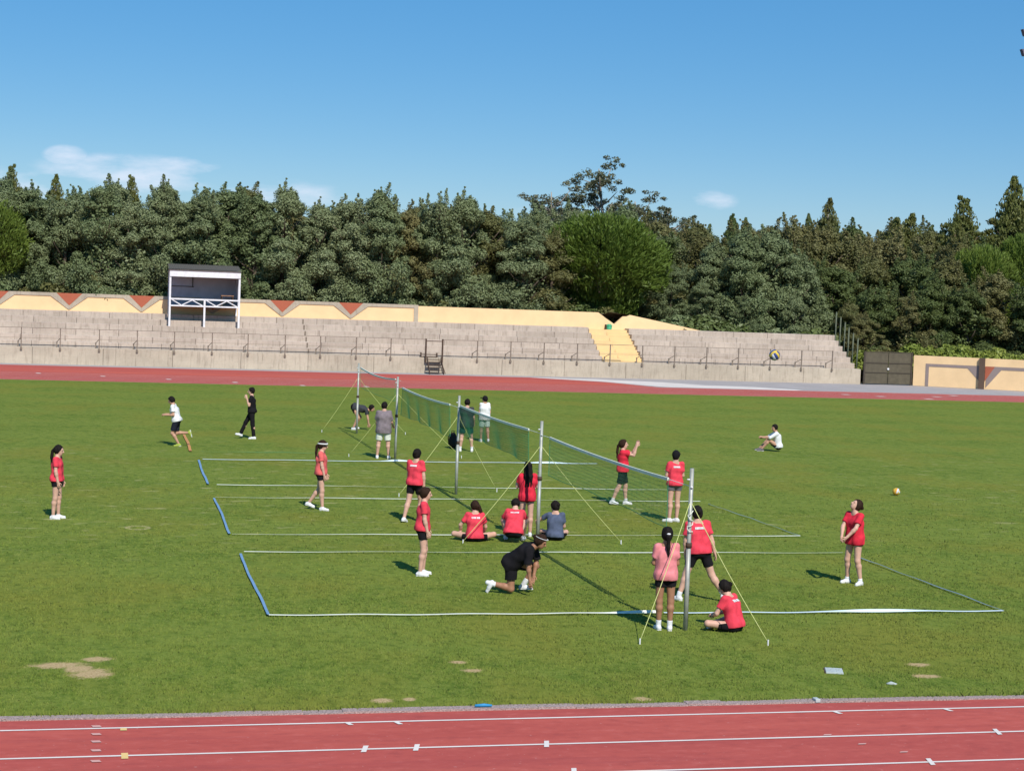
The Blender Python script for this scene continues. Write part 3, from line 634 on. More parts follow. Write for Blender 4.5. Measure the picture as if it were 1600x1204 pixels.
def tree(name, kind, leaf, x, y, ztop, label, cat="tree", group=None, wid=1.0, base=None, bark=BARK, rz=None):
    HT = {'acacia': 10.6, 'stone_pine': 9.6, 'pine': 11.6, 'euca': 14.6, 'shrub': 1.6}[kind]
    i = random.randrange(len(PROTO[kind])); cm, tm = PROTO[kind][i]
    if base is None:
        t = min(1, max(0, (x - 43) / 9)); base = 3.0 * (1 - t) + max(0, (y - 135) / 80 * 3)
    sz = (ztop - base) / HT; sxy = wid * (sz * .5 + .5 if kind != 'shrub' else sz)
    r = empty(name, (x, y, base), random.uniform(0, 6.28) if rz is None else rz)
    key = (cm.name, leaf)
    if key not in mesh_mats: me = cm.copy(); me.materials.clear(); me.materials.append(LEAF[leaf]); mesh_mats[key] = me
    key2 = (tm.name, bark.name)
    if key2 not in mesh_mats: me = tm.copy(); me.materials.clear(); me.materials.append(bark); mesh_mats[key2] = me
    for nm, me in (("crown", mesh_mats[key]), ("trunk", mesh_mats[key2])):
        o = link(nm, me, None, r); o.scale = (sxy, sxy, sz)
    return tag(r, label, cat, group)
G1 = "acacias behind the terrace"; L1 = "dense grey-green feathery tree in the row right behind the yellow wall"
x = -11.0; i = 0
tops = [11.4, 12.4, 12.0, 12.8, 12.1, 12.5, 11.8, 13.2, 12.6, 13.1, 12.3, 13.0, 12.4, 12.7, 13.0, 12.2, 12.9, 13.3, 12.6, 12.0]
while x < 33.5:
    tree("acacia_tree", 'acacia', 'acacia' if random.random() < .75 else 'acacia_olive', x, 121.0 + random.uniform(-.8, 1.6), tops[i % len(tops)] + random.uniform(-.5, .3), L1, group=G1, wid=random.uniform(.9, 1.15)); x += 2.15 + random.uniform(-.3, .3); i += 1
L2 = "taller grey-green tree rising behind the first row of acacias"
x = -13.0
while x < 40:
    tree("acacia_tree", 'acacia', 'acacia' if random.random() < .6 else 'acacia_olive', x, 126.5 + random.uniform(-1.5, 2), 13.0 + random.uniform(-1.2, .7), L2, group="second row of acacias", wid=random.uniform(1.0, 1.25)); x += 3.0 + random.uniform(-.5, .5)
x = -18.0
while x < 46:
    tree("acacia_tree", 'acacia', random.choice(['acacia', 'acacia_olive', 'dark']), x, 134.5 + random.uniform(-1.5, 2.0), 12.2 + random.uniform(-1.0, .6), "dark tree of the rear row glimpsed between the acacias", group="rear row behind the acacias", wid=random.uniform(1.2, 1.4)); x += 2.7 + random.uniform(-.4, .4)
tree("stone_pine", 'stone_pine', 'stone_pine', 36.15, 122.9, 11.75, "rounded bright green stone pine with domed crown above the stair aisle", wid=1.22, base=2.4, rz=1.0)
tree("young_pine", 'stone_pine', 'stone_pine', -8.2, 121.5, 11.0, "yellow-green pine at the far end of the acacia row", wid=.9, base=2.0, rz=2.0)
for xx, yy, zt_, w in ((48.9, 168, 19.3, .95), (43.4, 166, 16.4, 1.0), (52.6, 167, 16.0, 1.1), (46.0, 172, 15.6, 1.0), (57.0, 170, 15.2, .9)):
    tree("eucalyptus_tree", 'euca', 'euca', xx, yy, zt_, "tallest eucalyptus, open crown rising highest above the stone pine" if zt_ > 19 else "sparse eucalyptus with bare branches showing behind the stone pine", group=None if zt_ > 19 else "eucalyptus behind the stone pine", wid=w * 1.25, bark=BARK_P)
L3 = "silvery green acacia right of the stone pine, behind the sloping wall"
for xx, yy, zt_, w in ((41.8, 123.5, 8.6, .9), (43.6, 121.5, 7.2, .9), (45.4, 124, 10.6, 1.1), (47.3, 122.5, 11.7, 1.15), (49.4, 123, 11.9, 1.2), (51.4, 122.5, 10.2, 1.1), (53.2, 124, 8.8, 1.0), (46.6, 120.5, 6.4, .9), (50.6, 120.4, 6.6, .9)):
    tree("acacia_tree", 'acacia', 'acacia', xx, yy, zt_, L3, group="acacias right of the stone pine", wid=w)
tree("dead_tree", 'acacia', 'brown', 57.5, 131, 12.9, "reddish brown half-withered tree standing out of the green forest", wid=1.15)
tree("dead_tree", 'pine', 'brown', 60.3, 137, 14.6, "tall rust-coloured conifer with pale trunk in the forest", wid=1.0, bark=BARK_P)
L4 = "olive green forest tree on the slope behind the metal gate"
for k in range(26):
    xx = 42 + (k % 13) * 2.7 + random.uniform(-.8, .8); yy = 131 + (k // 13) * 7 + random.uniform(-2, 2)
    leaf = random.choice(['acacia_olive', 'brown', 'acacia_olive', 'dark']); kd = 'acacia'
    tree("forest_tree", kd, leaf, xx, yy, 11.3 + (xx - 42) * .05 + (k // 13) * 1.2 + random.uniform(-1.0, .7), L4, group="forest on the slope behind the gate", wid=random.uniform(1.1, 1.4))
L5 = "dark pine with layered branches on the skyline beyond the metal gate"
for xx, yy, zt_, w in ((64.8, 133, 13.0, 1.2), (67.5, 136, 13.6, 1.3), (70.2, 133, 13.2, 1.3), (73.0, 137, 15.4, 1.3), (76.0, 134, 15.6, 1.3), (78.5, 138, 17.4, 1.3), (81, 136, 17.6, 1.3), (71.5, 128, 11.4, 1.25), (75.2, 128.5, 12.2, 1.3), (67.6, 127.5, 10.0, 1.2), (79, 129, 12.5, 1.3)):
    tree("pine_tree", 'pine', 'pine', xx, yy, zt_, L5, group="pines beyond the gate", wid=w)
for xx, yy, zt_ in ((69, 126, 9.8), (73.4, 126.4, 11)): tree("stone_pine", 'stone_pine', 'stone_pine', xx, yy, zt_ + 1, "broad yellow-green pine crown among darker pines beyond the low wall", group="broad pines beyond the low wall", wid=.8, base=1.5)
L6 = "leafy dark green broadleaf tree close behind the low yellow wall"
for xx, yy, zt_, w, lf in ((55.2, 120.5, 6.2, .9, 'brown'), (57.4, 121, 7.8, 1.1, 'dark'), (59.6, 119.5, 7.0, 1.0, 'acacia_olive'), (61.8, 120, 8.8, 1.15, 'dark'), (64.0, 118.5, 8.2, 1.1, 'dark'), (66.3, 119, 9.2, 1.2, 'acacia_olive'), (68.4, 117, 8.4, 1.2, 'dark'), (70.8, 118, 9.4, 1.2, 'dark'), (73, 119, 10, 1.2, 'acacia_olive'), (56, 125, 9.6, 1.2, 'dark'), (59.2, 126, 10.2, 1.2, 'acacia_olive'), (62.5, 125.5, 10.6, 1.2, 'dark'), (65.5, 124.5, 10.6, 1.2, 'acacia_olive')):
    tree("broadleaf_tree", 'acacia', lf, xx, yy, zt_, L6, group="broadleaf trees behind the low wall", wid=w)
L7 = "small conifer on the distant forest skyline"
for k in range(30):
    xx = 46 + k * 2.35 + random.uniform(-.8, .8); yy = 176 + random.uniform(-6, 8)
    tree("distant_conifer", 'pine', 'dark', xx, yy, 14.0 + random.uniform(-1.0, 1.6) + max(0, (xx - 95) * .10), L7, group="conifers on the distant skyline", wid=random.uniform(.8, 1.2))
for k in range(22):
    xx = 46 + k * 3.0 + random.uniform(-1, 1); yy = 152 + random.uniform(-4, 5)
    tree("forest_tree", 'acacia', random.choice(['acacia_olive', 'dark', 'brown']), xx, yy, 13.0 + random.uniform(-1.2, .8) + max(0, (xx - 85) * .12), "rounded olive tree deep in the forest below the skyline", group="deep forest trees", wid=random.uniform(1.3, 1.6))
for xx, yy, zt_ in ((-6.6, 128, 13.4), (-3.6, 129, 12.9), (1.8, 130, 13.2)):
    tree("pine_tree", 'pine', 'pine', xx, yy, zt_, "dark pine top poking above the acacia row", group="pine tops above the acacias", wid=.8)
tree("pale_bush", 'acacia', 'pale', -.9, 120.6, 6.3, "pale yellow-green bush leaning over the trimmed yellow wall", "bush", base=2.6, wid=1.0)
for k in range(24):
    xx = -9 + k * 1.95 + random.uniform(-.4, .4)
    if xx > 41 or 4 < xx < 9 and False: continue
    tree("undergrowth_bush", 'shrub', random.choice(['acacia', 'acacia_olive', 'dark']), xx, 120.2 + random.uniform(0, .6), 5.0 + random.uniform(-.3, .7), "grey-green bush in the undergrowth along the back of the yellow wall", "bush", "undergrowth behind the yellow wall", base=3.0, wid=.95)
for k in range(8):
    tree("undergrowth_bush", 'shrub', random.choice(['acacia', 'dark']), 41.5 + k * 1.5, 119.6 + random.uniform(0, .8), 4.2 + random.uniform(-.4, .6) - k * .12, "dark bush showing over the top step of the terrace", "bush", "bushes over the top step", base=2.2 - k * .2, wid=1.2)
tree("dry_bush", 'acacia', 'brown', 54.8, 117.0, 5.3, "brownish dry bush beside the stepped fence posts", "bush", base=.5, wid=1.0)
lwd = Vector((62.25 - 56.05, 106.9 - 111.35, 0)).normalized(); lwn = Vector((-lwd.y, lwd.x, 0))
for k in range(13):
    q = Vector((54.2, 115.2, 0)) if k == 0 else Vector((56.05, 111.35, 0)) + lwd * (k * 1.05 - 1.2) + lwn * (2.5 + random.uniform(0, .5)) + (Vector((.3, 1.7, 0)) if k < 3 else Vector((0, 0, 0)))
    tree("bramble_bush", 'shrub', 'bright', q.x, q.y, 2.75 + random.uniform(-.25, .45), "sunlit bright green bramble bush growing over the low yellow wall", "bush", "brambles along the low wall", base=.6, wid=.85)

# ------------------------------------------------------------------ volleyball posts, nets, guy ropes, court tapes
POSTS = [(9.17, 25.69, "grey steel volleyball post beside the girl in the pink shirt"), (9.17, 35.30, "grey steel volleyball post by the three seated players"),
         (9.12, 43.80, "grey steel volleyball post beside the black bag"), (9.05, 53.05, "grey steel volleyball post next to the man in white shorts"), (9.20, 62.54, "slim grey volleyball post beside the man bending down")]
PEGS = [((8.08, 24.66), (10.08, 24.44)), ((7.48, 35.03), (10.94, 34.96)), ((7.5, 43.2), (10.36, 44.4)), ((7.67, 53.69), (11.3, 53.6)), ((7.95, 62.86), (11.0, 62.4))]
for i, (x, y, lab) in enumerate(POSTS):
    p = tag(empty("volleyball_post", (x, y, 0)), lab, "post"); r = .038
    MB().tube([(0, 0, -.05), (0, 0, 1.35)], r, 14).build("lower_tube", MAT['steel'], p, True)
    MB().tube([(0, 0, 1.35), (0, 0, 1.40), (.004, 0, 2.60)], [r * 1.15, r * .9, r * .86], 14).build("upper_tube", MAT['steel'], p, True)
    MB().tube([(0, 0, 1.33), (0, 0, 1.41)], r * 1.35, 12).build("clamp", MAT['rust'], p, True)
    MB().tube([(0, -.05, 2.30), (0, .05, 2.30)], .018, 8).tube([(-.07, 0, 2.42), (.02, 0, 2.42)], .014, 8).build("pulley", MAT['white_metal'], p, True)
    if i == 0:
        pts = [(.052 * math.cos(a * .9), -.052 * abs(math.sin(a * .9)) - .01, 1.55 + .028 * a + .02 * math.sin(a * 2)) for a in range(14)]
        MB().tube(pts, .008, 5).build("cord_coil", MAT['tape_white'], p, True)
    for px, py in PEGS[i]:
        a = Vector((0, 0, 2.08)); b = Vector((px - x, py - y, .05)); n = 8
        MB().tube([a.lerp(b, k / n) + Vector((0, 0, -.05 * math.sin(math.pi * k / n))) for k in range(n + 1)], .0062 if i < 2 else .006, 6).build("guy_rope", MAT['rope'], p, True)
        MB().tube([b + Vector((0, 0, -.1)), b + Vector((0, 0, .04))], .012, 6).build("peg", MAT['white_metal'], p)
def net(y0, y1, ztop, hgt, th, sp, m, label, sag=.04, wave=0.0, xb=9.14, tape=True, bow=0.0):
    nt = tag(empty("volleyball_net", (xb, (y0 + y1) / 2, 0)), label, "net"); c = (y0 + y1) / 2; Lh = (y1 - y0) / 2
    def S(y, v): # v 0 top .. 1 bottom
        u = (y - y0) / (y1 - y0); s = sag * 4 * u * (1 - u)
        x = wave * v * math.sin(9 * u * math.pi + 2 * v) + bow * math.sin(math.pi * u) * v
        return (x, y - c, ztop - s - hgt * v * (1 - .10 * math.sin(math.pi * u) + .02 * math.sin(17 * u)))
    mb = MB(); n = int((y1 - y0) / sp)
    for i in range(n + 1):
        y = y0 + (y1 - y0) * i / n; mb.tube([S(y, k / 4) for k in range(5)], th / 2, 3, False)
    nh = int(hgt / sp)
    for j in range(nh + 1):
        mb.tube([S(y0 + (y1 - y0) * k / 24, j / nh) for k in range(25)], th / 2, 3, False)
    tag(mb.build("netting", m, nt), kind="stuff")
    t2 = MB(); k_ = 24
    for k in range(k_):
        a = Vector(S(y0 + (y1 - y0) * k / k_, 0)); b = Vector(S(y0 + (y1 - y0) * (k + 1) / k_, 0)); t2.bar(a, b, .03, .05)
    t2.build("top_tape", MAT['tape_white'], nt)
    for yy in (y0, y1): MB().tube([S(yy, 0), S(yy, 1)], .006, 6).build("side_cord", MAT['net_pale'], nt)
    MB().tube([S(y0 + (y1 - y0) * k / 16, 1) for k in range(17)], .006, 5).build("bottom_cord", MAT['net_green'], nt)
    return nt
N1 = net(26.74, 34.45, 2.31, .80, .0046, .07, MAT['net_pale'], "faded green volleyball net in front of the girl with raised arms")
N2 = net(36.3, 43.72, 2.33, .72, .0068, .055, MAT['net_green'], "dark green volleyball net hanging before the two men seen from behind", .03, .03)
N3 = net(45.1, 52.6, 2.27, .85, .0050, .06, MAT['net_green'], "green volleyball net sagging beside the man in white shorts", .05, .04)
N4 = net(54.0, 61.6, 2.47, .70, .0022, .09, MAT['net_pale'], "thin pale volleyball net with white top tape beside the bending man", .10)
for nt, ya, yb, z in ((N1, 25.74, 26.74, 2.31), (N1, 34.45, 35.25, 2.31), (N2, 35.35, 36.3, 2.33), (N3, 43.85, 45.1, 2.27), (N3, 52.6, 53.0, 2.27), (N4, 53.1, 54.0, 2.47), (N4, 61.6, 62.5, 2.47)):
    MB().tube([(0.02, ya - nt.location.y, z), (0, yb - nt.location.y, z)], .006, 5).build("tension_cord", MAT['tape_white'], nt)

def ribbon(pts, label, m, width=.05, twist=None, z=.030, n=60, group=None, m2=None):
    """flat tape stretched over the turf; twist(u) gives the roll of the tape in radians"""
    a = Vector(pts[0] + (z,)); b = Vector(pts[1] + (z,)); d = (b - a).normalized(); s = Vector((-d.y, d.x, 0)); V = []; F = []
    for i in range(n + 1):
        u = i / n; c = a.lerp(b, u) + s * .012 * math.sin(7 * u + a.y) ; c.z += .006 * math.sin(23 * u + a.x) + .004
        tw_ = twist(u) if twist else .12 * math.sin(9 * u + a.y); o = (s * math.cos(tw_) + Vector((0, 0, 1)) * math.sin(tw_)) * width / 2
        if o.z: c.z += abs(o.z)
        nn = Vector((0, 0, .0012)); V += [c - o - nn, c + o - nn, c + o + nn, c - o + nn]
    for i in range(n):
        for k in range(4): F.append((i*4+k, i*4+(k+1) % 4, (i+1)*4+(k+1) % 4, (i+1)*4+k))
    F += [(0, 3, 2, 1), (n*4, n*4+1, n*4+2, n*4+3)]
    mb = MB(); mb.add(V, F); o = mb.build("court_tape", m); return tag(o, label, "tape")
def peaks(*ps):
    return lambda u: .06 + sum(1.0 * math.exp(-((u - c) / w) ** 2) for c, w in ps)
ribbon(((2.67, 27.10), (9.2, 27.0)), "white court tape running past the crouching player in black to the first post", MAT['tape_white'], .05, peaks((.95, .07)))
ribbon(((9.25, 27.0), (15.48, 26.9)), "white court tape with a twisted pale stretch behind the seated girl by the post", MAT['tape_pale'], .055, peaks((.62, .10)))
ribbon(((2.80, 33.72), (15.45, 33.55)), "white court tape between the crouching player in black and the seated players", MAT['tape_white'], .045)
ribbon(((2.74, 36.15), (15.54, 36.07)), "white court tape under the seated players", MAT['tape_white'], .045)
ribbon(((2.78, 42.55), (15.4, 42.4)), "white court tape just beyond the feet of the girl with raised arms", MAT['tape_white'], .045)
ribbon(((3.0, 45.25), (15.4, 45.0)), "white court tape at the foot of the post beside the black bag", MAT['tape_white'], .045)
ribbon(((3.0, 51.95), (15.4, 52.05)), "white court tape with broad pale stretches, at the feet of the man in white shorts", MAT['tape_pale'], .06, peaks((.48, .025), (.87, .04)))
ribbon(((3.1, 54.4), (8.6, 54.35)), "faint worn court tape behind the man in white shorts", MAT['net_pale'], .03)
ribbon(((2.70, 33.45), (2.66, 27.13)), "end-line tape with painted blue sky reflection, of the court with the crouching player in black", MAT['tape_sky'], .048)
ribbon(((2.76, 42.35), (2.70, 36.2)), "end-line tape with painted blue sky reflection, of the court with the walking girl in a visor", MAT['tape_sky'], .052)
ribbon(((2.86, 51.7), (2.77, 45.4)), "short-looking end-line tape with painted blue sky reflection beside the runner's side of the third court", MAT['tape_sky'], .06)
ribbon(((2.85, 60.55), (2.78, 54.5)), "orange end-line tape on the grass behind the runner", MAT['tape_orange'], .09)
ribbon(((15.55, 33.2), (15.48, 26.9)), "thin grey-blue end-line tape next to the girl bumping the ball", MAT['tape_dull'], .035)
ribbon(((15.46, 41.9), (15.56, 36.1)), "thin grey-blue end-line tape behind the big red-shirted player", MAT['tape_dull'], .025)

# balls
def ball(loc, label, cols, rot):
    """eighteen-panel volleyball: six groups of three strips"""
    r = empty("volleyball", loc); r.rotation_euler = rot; n = 10; R0 = .107
    for f in range(6):
        for k in range(3):
            V = []; F = []
            for i in range(n + 1):
                for j in range(5):
                    a = -1 + 2 * i / n; b = -1 + 2 * (k + .03 + .94 * j / 4) / 3
                    ta, tb2 = math.tan(a * math.pi / 4), math.tan(b * math.pi / 4)
                    q = [Vector((1, ta, tb2)), Vector((-1, tb2, ta)), Vector((tb2, 1, ta)), Vector((ta, -1, tb2)), Vector((ta, tb2, 1)), Vector((tb2, ta, -1))][f].normalized()
                    e = R0 - (.0035 if j in (0, 4) else 0); V.append(q * e)
            for i in range(n):
                for j in range(4): F.append((i*5+j, i*5+j+1, (i+1)*5+j+1, (i+1)*5+j))
            mb = MB(); mb.add(V, F); me = mb.mesh("panel", True)
            link("panel", me, cols[(f + k) % len(cols)], r)
    bm = bmesh.new(); bmesh.ops.create_uvsphere(bm, u_segments=20, v_segments=12, radius=.1025); me = bpy.data.meshes.new("core"); bm.to_mesh(me); bm.free(); link("bladder", me, MAT['dark'], r)
    return tag(r, label, "ball")
B_Y = vary("ball_yellow", (.62, .45, .07), .05, 5, .5); B_B = vary("ball_blue", (.035, .06, .22), .05, 5, .5); B_W = vary("ball_white", (.62, .64, .66), .05, 5, .5); B_O = vary("ball_orange", (.70, .33, .04), .05, 5, .5)
ball((12.6, 30.85, 4.285), "blue and yellow volleyball high in the air above the girl bumping it", [B_B, B_Y, B_B, B_W], (.4, .9, .3))
ball((22.0, 44.40, .108), "yellow and white volleyball lying on the grass", [B_Y, B_W, B_O], (.2, .5, 1.0))

# small things on the ground
dc = tag(empty("drain_cover", (10.36, 22.61, 0), -.35), "pale grey square cover slab set in the grass near the track", "cover")
MB().box(-.125, .125, -.16, .16, -.03, .022).build("slab", MAT['slab'], dc, bevel=.008)
MB().box(-.14, .14, .164, .178, -.03, .016).box(-.142, -.128, -.17, .164, -.03, .010).build("frame", MAT['earth'], dc)
tag(MB().tube([(4.68, 20.85, .05), (4.80, 20.86, .052), (4.90, 20.84, .05)], [.016, .022, .012], 8).build("plastic_scrap", MAT['plastic_blue'], smooth=True), "bright blue scrap of plastic lying on the stone kerb", "litter")
tag(MB().box(9.29, 9.36, 20.80, 20.92, 0, .05).build("marker_stone", MAT['slab'], bevel=.01), "small white marker stone on the kerb of the track", "stone")
tag(MB().tube([(10.78, 21.78, .0), (10.84, 21.76, .012), (10.92, 21.74, .0)], [.015, .03, .015], 7).build("hole_lump", MAT['slab'], smooth=True), "small pale lump standing in for a hole in the grass", "lid")  # pale lump added in place of a small hole in the turf
# ------------------------------------------------------------------ people
class Field:
    """sampled distance field; smooth union of round cones and ellipsoids, meshed with surface nets"""
    def __init__(s, lo, hi, h):
        s.h = h; s.o = np.asarray(lo, float) - 3 * h; s.n = (np.ceil((np.asarray(hi) - s.o) / h).astype(int) + 4)
        s.F = np.full(s.n, 1.0, np.float32)
    def _sub(s, lo, hi):
        a = np.maximum(np.floor((lo - s.o) / s.h).astype(int), 0); b = np.minimum(np.ceil((hi - s.o) / s.h).astype(int) + 1, s.n)
        if np.any(b <= a): return None
        sl = tuple(slice(i, j) for i, j in zip(a, b))
        g = [s.o[k] + s.h * np.arange(a[k], b[k]) for k in range(3)]
        return sl, g[0][:, None, None], g[1][None, :, None], g[2][None, None, :]
    def blend(s, sl, d, k, sub=False):
        F = s.F[sl]
        if sub: s.F[sl] = np.maximum(F, -d); return
        if k <= 0: s.F[sl] = np.minimum(F, d); return
        hh = np.maximum(k - np.abs(F - d), 0) / k; s.F[sl] = np.minimum(F, d) - hh * hh * k * .25
    def cone(s, a, b, ra, rb, k=.03, caps=(), sub=False):
        a = np.asarray(a, float); b = np.asarray(b, float); m = max(ra, rb) + k + 2 * s.h
        q = s._sub(np.minimum(a, b) - m, np.maximum(a, b) + m)
        if q is None: return
        sl, X, Y, Z = q; ab = b - a; L = ab @ ab + 1e-12
        t = np.clip(((X - a[0]) * ab[0] + (Y - a[1]) * ab[1] + (Z - a[2]) * ab[2]) / L, 0, 1)
        d = np.sqrt((X - a[0] - t * ab[0]) ** 2 + (Y - a[1] - t * ab[1]) ** 2 + (Z - a[2] - t * ab[2]) ** 2) - (ra + (rb - ra) * t)
        for p, n in caps: d = np.maximum(d, (X - p[0]) * n[0] + (Y - p[1]) * n[1] + (Z - p[2]) * n[2])
        s.blend(sl, d.astype(np.float32), k, sub)
    def ell(s, c, ax, r, k=.02, caps=(), sub=False):
        c = np.asarray(c, float); m = max(r) + k + 2 * s.h; q = s._sub(c - m, c + m)
        if q is None: return
        sl, X, Y, Z = q; x, y, z = X - c[0], Y - c[1], Z - c[2]; u = [x * v[0] + y * v[1] + z * v[2] for v in ax]
        k0 = np.sqrt(sum((u[i] / r[i]) ** 2 for i in range(3))); k1 = np.sqrt(sum((u[i] / r[i] ** 2) ** 2 for i in range(3))) + 1e-6
        d = k0 * (k0 - 1) / k1
        for p, n in caps: d = np.maximum(d, (X - p[0]) * n[0] + (Y - p[1]) * n[1] + (Z - p[2]) * n[2])
        s.blend(sl, d.astype(np.float32), k, sub)
    def cut(s, p, n):
        g = [s.o[k] + s.h * np.arange(s.n[k]) for k in range(3)]
        s.F = np.maximum(s.F, ((g[0][:, None, None] - p[0]) * n[0] + (g[1][None, :, None] - p[1]) * n[1] + (g[2][None, None, :] - p[2]) * n[2]).astype(np.float32))
    def folds(s, amp, seed, fr=1.0):
        g = [s.o[k] + s.h * np.arange(s.n[k]) for k in range(3)]; X, Y, Z = g[0][:, None, None], g[1][None, :, None], g[2][None, None, :]
        w = np.sin(17 * fr * X + 5 * Z + seed) * np.sin(19 * fr * Y - 6 * Z + 2 * seed) + .8 * np.sin(30 * Z + 14 * X - 12 * Y + seed) + .5 * np.sin(43 * fr * (X + Y) + 9 * Z)
        s.F += (amp * w).astype(np.float32)
    def mesh(s):
        F = s.F; h = s.h; neg = F < 0; n = F.shape
        c = [(i, j, k) for i in (0, 1) for j in (0, 1) for k in (0, 1)]
        sl = lambda i, j, k: (slice(i, n[0] - 1 + i), slice(j, n[1] - 1 + j), slice(k, n[2] - 1 + k))
        cnt = np.zeros((n[0] - 1, n[1] - 1, n[2] - 1), np.int8)
        for q in c: cnt += neg[sl(*q)]
        act = (cnt > 0) & (cnt < 8); I = np.argwhere(act); idx = np.full(act.shape, -1, np.int32); idx[act] = np.arange(len(I))
        V = np.zeros((len(I), 3)); W = np.zeros(len(I))
        for a in c:
            for ax in range(3):
                if a[ax]: continue
                b = list(a); b[ax] = 1
                fa = F[I[:, 0] + a[0], I[:, 1] + a[1], I[:, 2] + a[2]]; fb = F[I[:, 0] + b[0], I[:, 1] + b[1], I[:, 2] + b[2]]
                m = (fa < 0) != (fb < 0); t = np.where(m, fa / np.where(m, fa - fb, 1), 0)
                p = np.tile(np.array(a, float), (len(I), 1)); p[:, ax] += t; V[m] += p[m]; W[m] += 1
        V = s.o + (I + V / W[:, None]) * h
        Q = []
        for ax in range(3):
            u, v = (ax + 1) % 3, (ax + 2) % 3
            A = neg; B = np.roll(neg, -1, ax); ch = A != B
            e = np.argwhere(ch); ok = (e[:, ax] < n[ax] - 1) & (e[:, u] > 0) & (e[:, v] > 0) & (e[:, u] < n[u] - 1) & (e[:, v] < n[v] - 1); e = e[ok]
            def g(du, dv):
                q = e.copy(); q[:, u] -= du; q[:, v] -= dv; return idx[q[:, 0], q[:, 1], q[:, 2]]
            q = np.stack([g(1, 1), g(0, 1), g(0, 0), g(1, 0)], 1); fl = neg[e[:, 0], e[:, 1], e[:, 2]]
            q[~fl] = q[~fl][:, ::-1]; Q.append(q)
        Q = np.concatenate(Q); Q = Q[(Q >= 0).all(1)]
        return V, Q

def skin_mat(name, c):
    t = NT(name); n = t.noise(t.coord(), 9, 4, .6); cc = t.mix(t.ramp(n, .3, .7), tuple(x * .88 for x in c), tuple(x * 1.1 for x in c))
    t.b.inputs['Specular IOR Level'].default_value = .35; return t.done(cc, .55)
SKIN = dict(light=skin_mat("light_skin", (.58, .34, .25)), mid=skin_mat("warm_skin", (.47, .26, .17)), tan=skin_mat("tanned_skin", (.34, .165, .095)))
def cloth(name, c): return vary(name, c, .14, 14, .9, .25, 180, spec=.1)
CL = dict(red=cloth("red_jersey", (.70, .055, .085)), red2=cloth("bright_red_jersey", (.64, .030, .055)), coral=cloth("coral_jersey", (.70, .13, .125)), pink=cloth("faded_pink_jersey", (.70, .23, .245)),
          black=cloth("black_cotton", (.012, .011, .013)), navy=cloth("navy_cotton", (.016, .018, .030)), white=cloth("white_cotton", (.70, .70, .70)), grey=cloth("grey_cotton", (.20, .165, .18)),
          darkgrey=cloth("charcoal_cotton", (.045, .047, .052)), blue=cloth("slate_blue_cotton", (.085, .105, .165)), offwhite=cloth("off_white_cotton", (.62, .64, .55)), mint=cloth("pale_mint_cotton", (.50, .60, .52)),
          green=cloth("dark_green_cotton", (.016, .075, .06)), greyshort=cloth("mid_grey_cotton", (.14, .13, .135)), maroon=cloth("maroon_cotton", (.10, .006, .014)), lime=cloth("lime_shoe", (.35, .42, .08)))
HAIR = dict(black=vary("black_hair", (.012, .009, .008), .35, 40, .75, .5, 90, spec=.12), brown=vary("dark_brown_hair", (.030, .015, .009), .35, 40, .75, .5, 90, spec=.12))
EYE = vary("eye_dark", (.01, .008, .007), .1, 20, .2); LIP = vary("lip", (.30, .09, .08), .1, 20, .5); SOLE = vary("shoe_sole", (.62, .62, .58), .1, 9, .7); BAND = vary("white_hairband", (.7, .7, .7), .05, 9, .7)

def nrm(v): v = np.asarray(v, float); return v / (np.linalg.norm(v) + 1e-12)

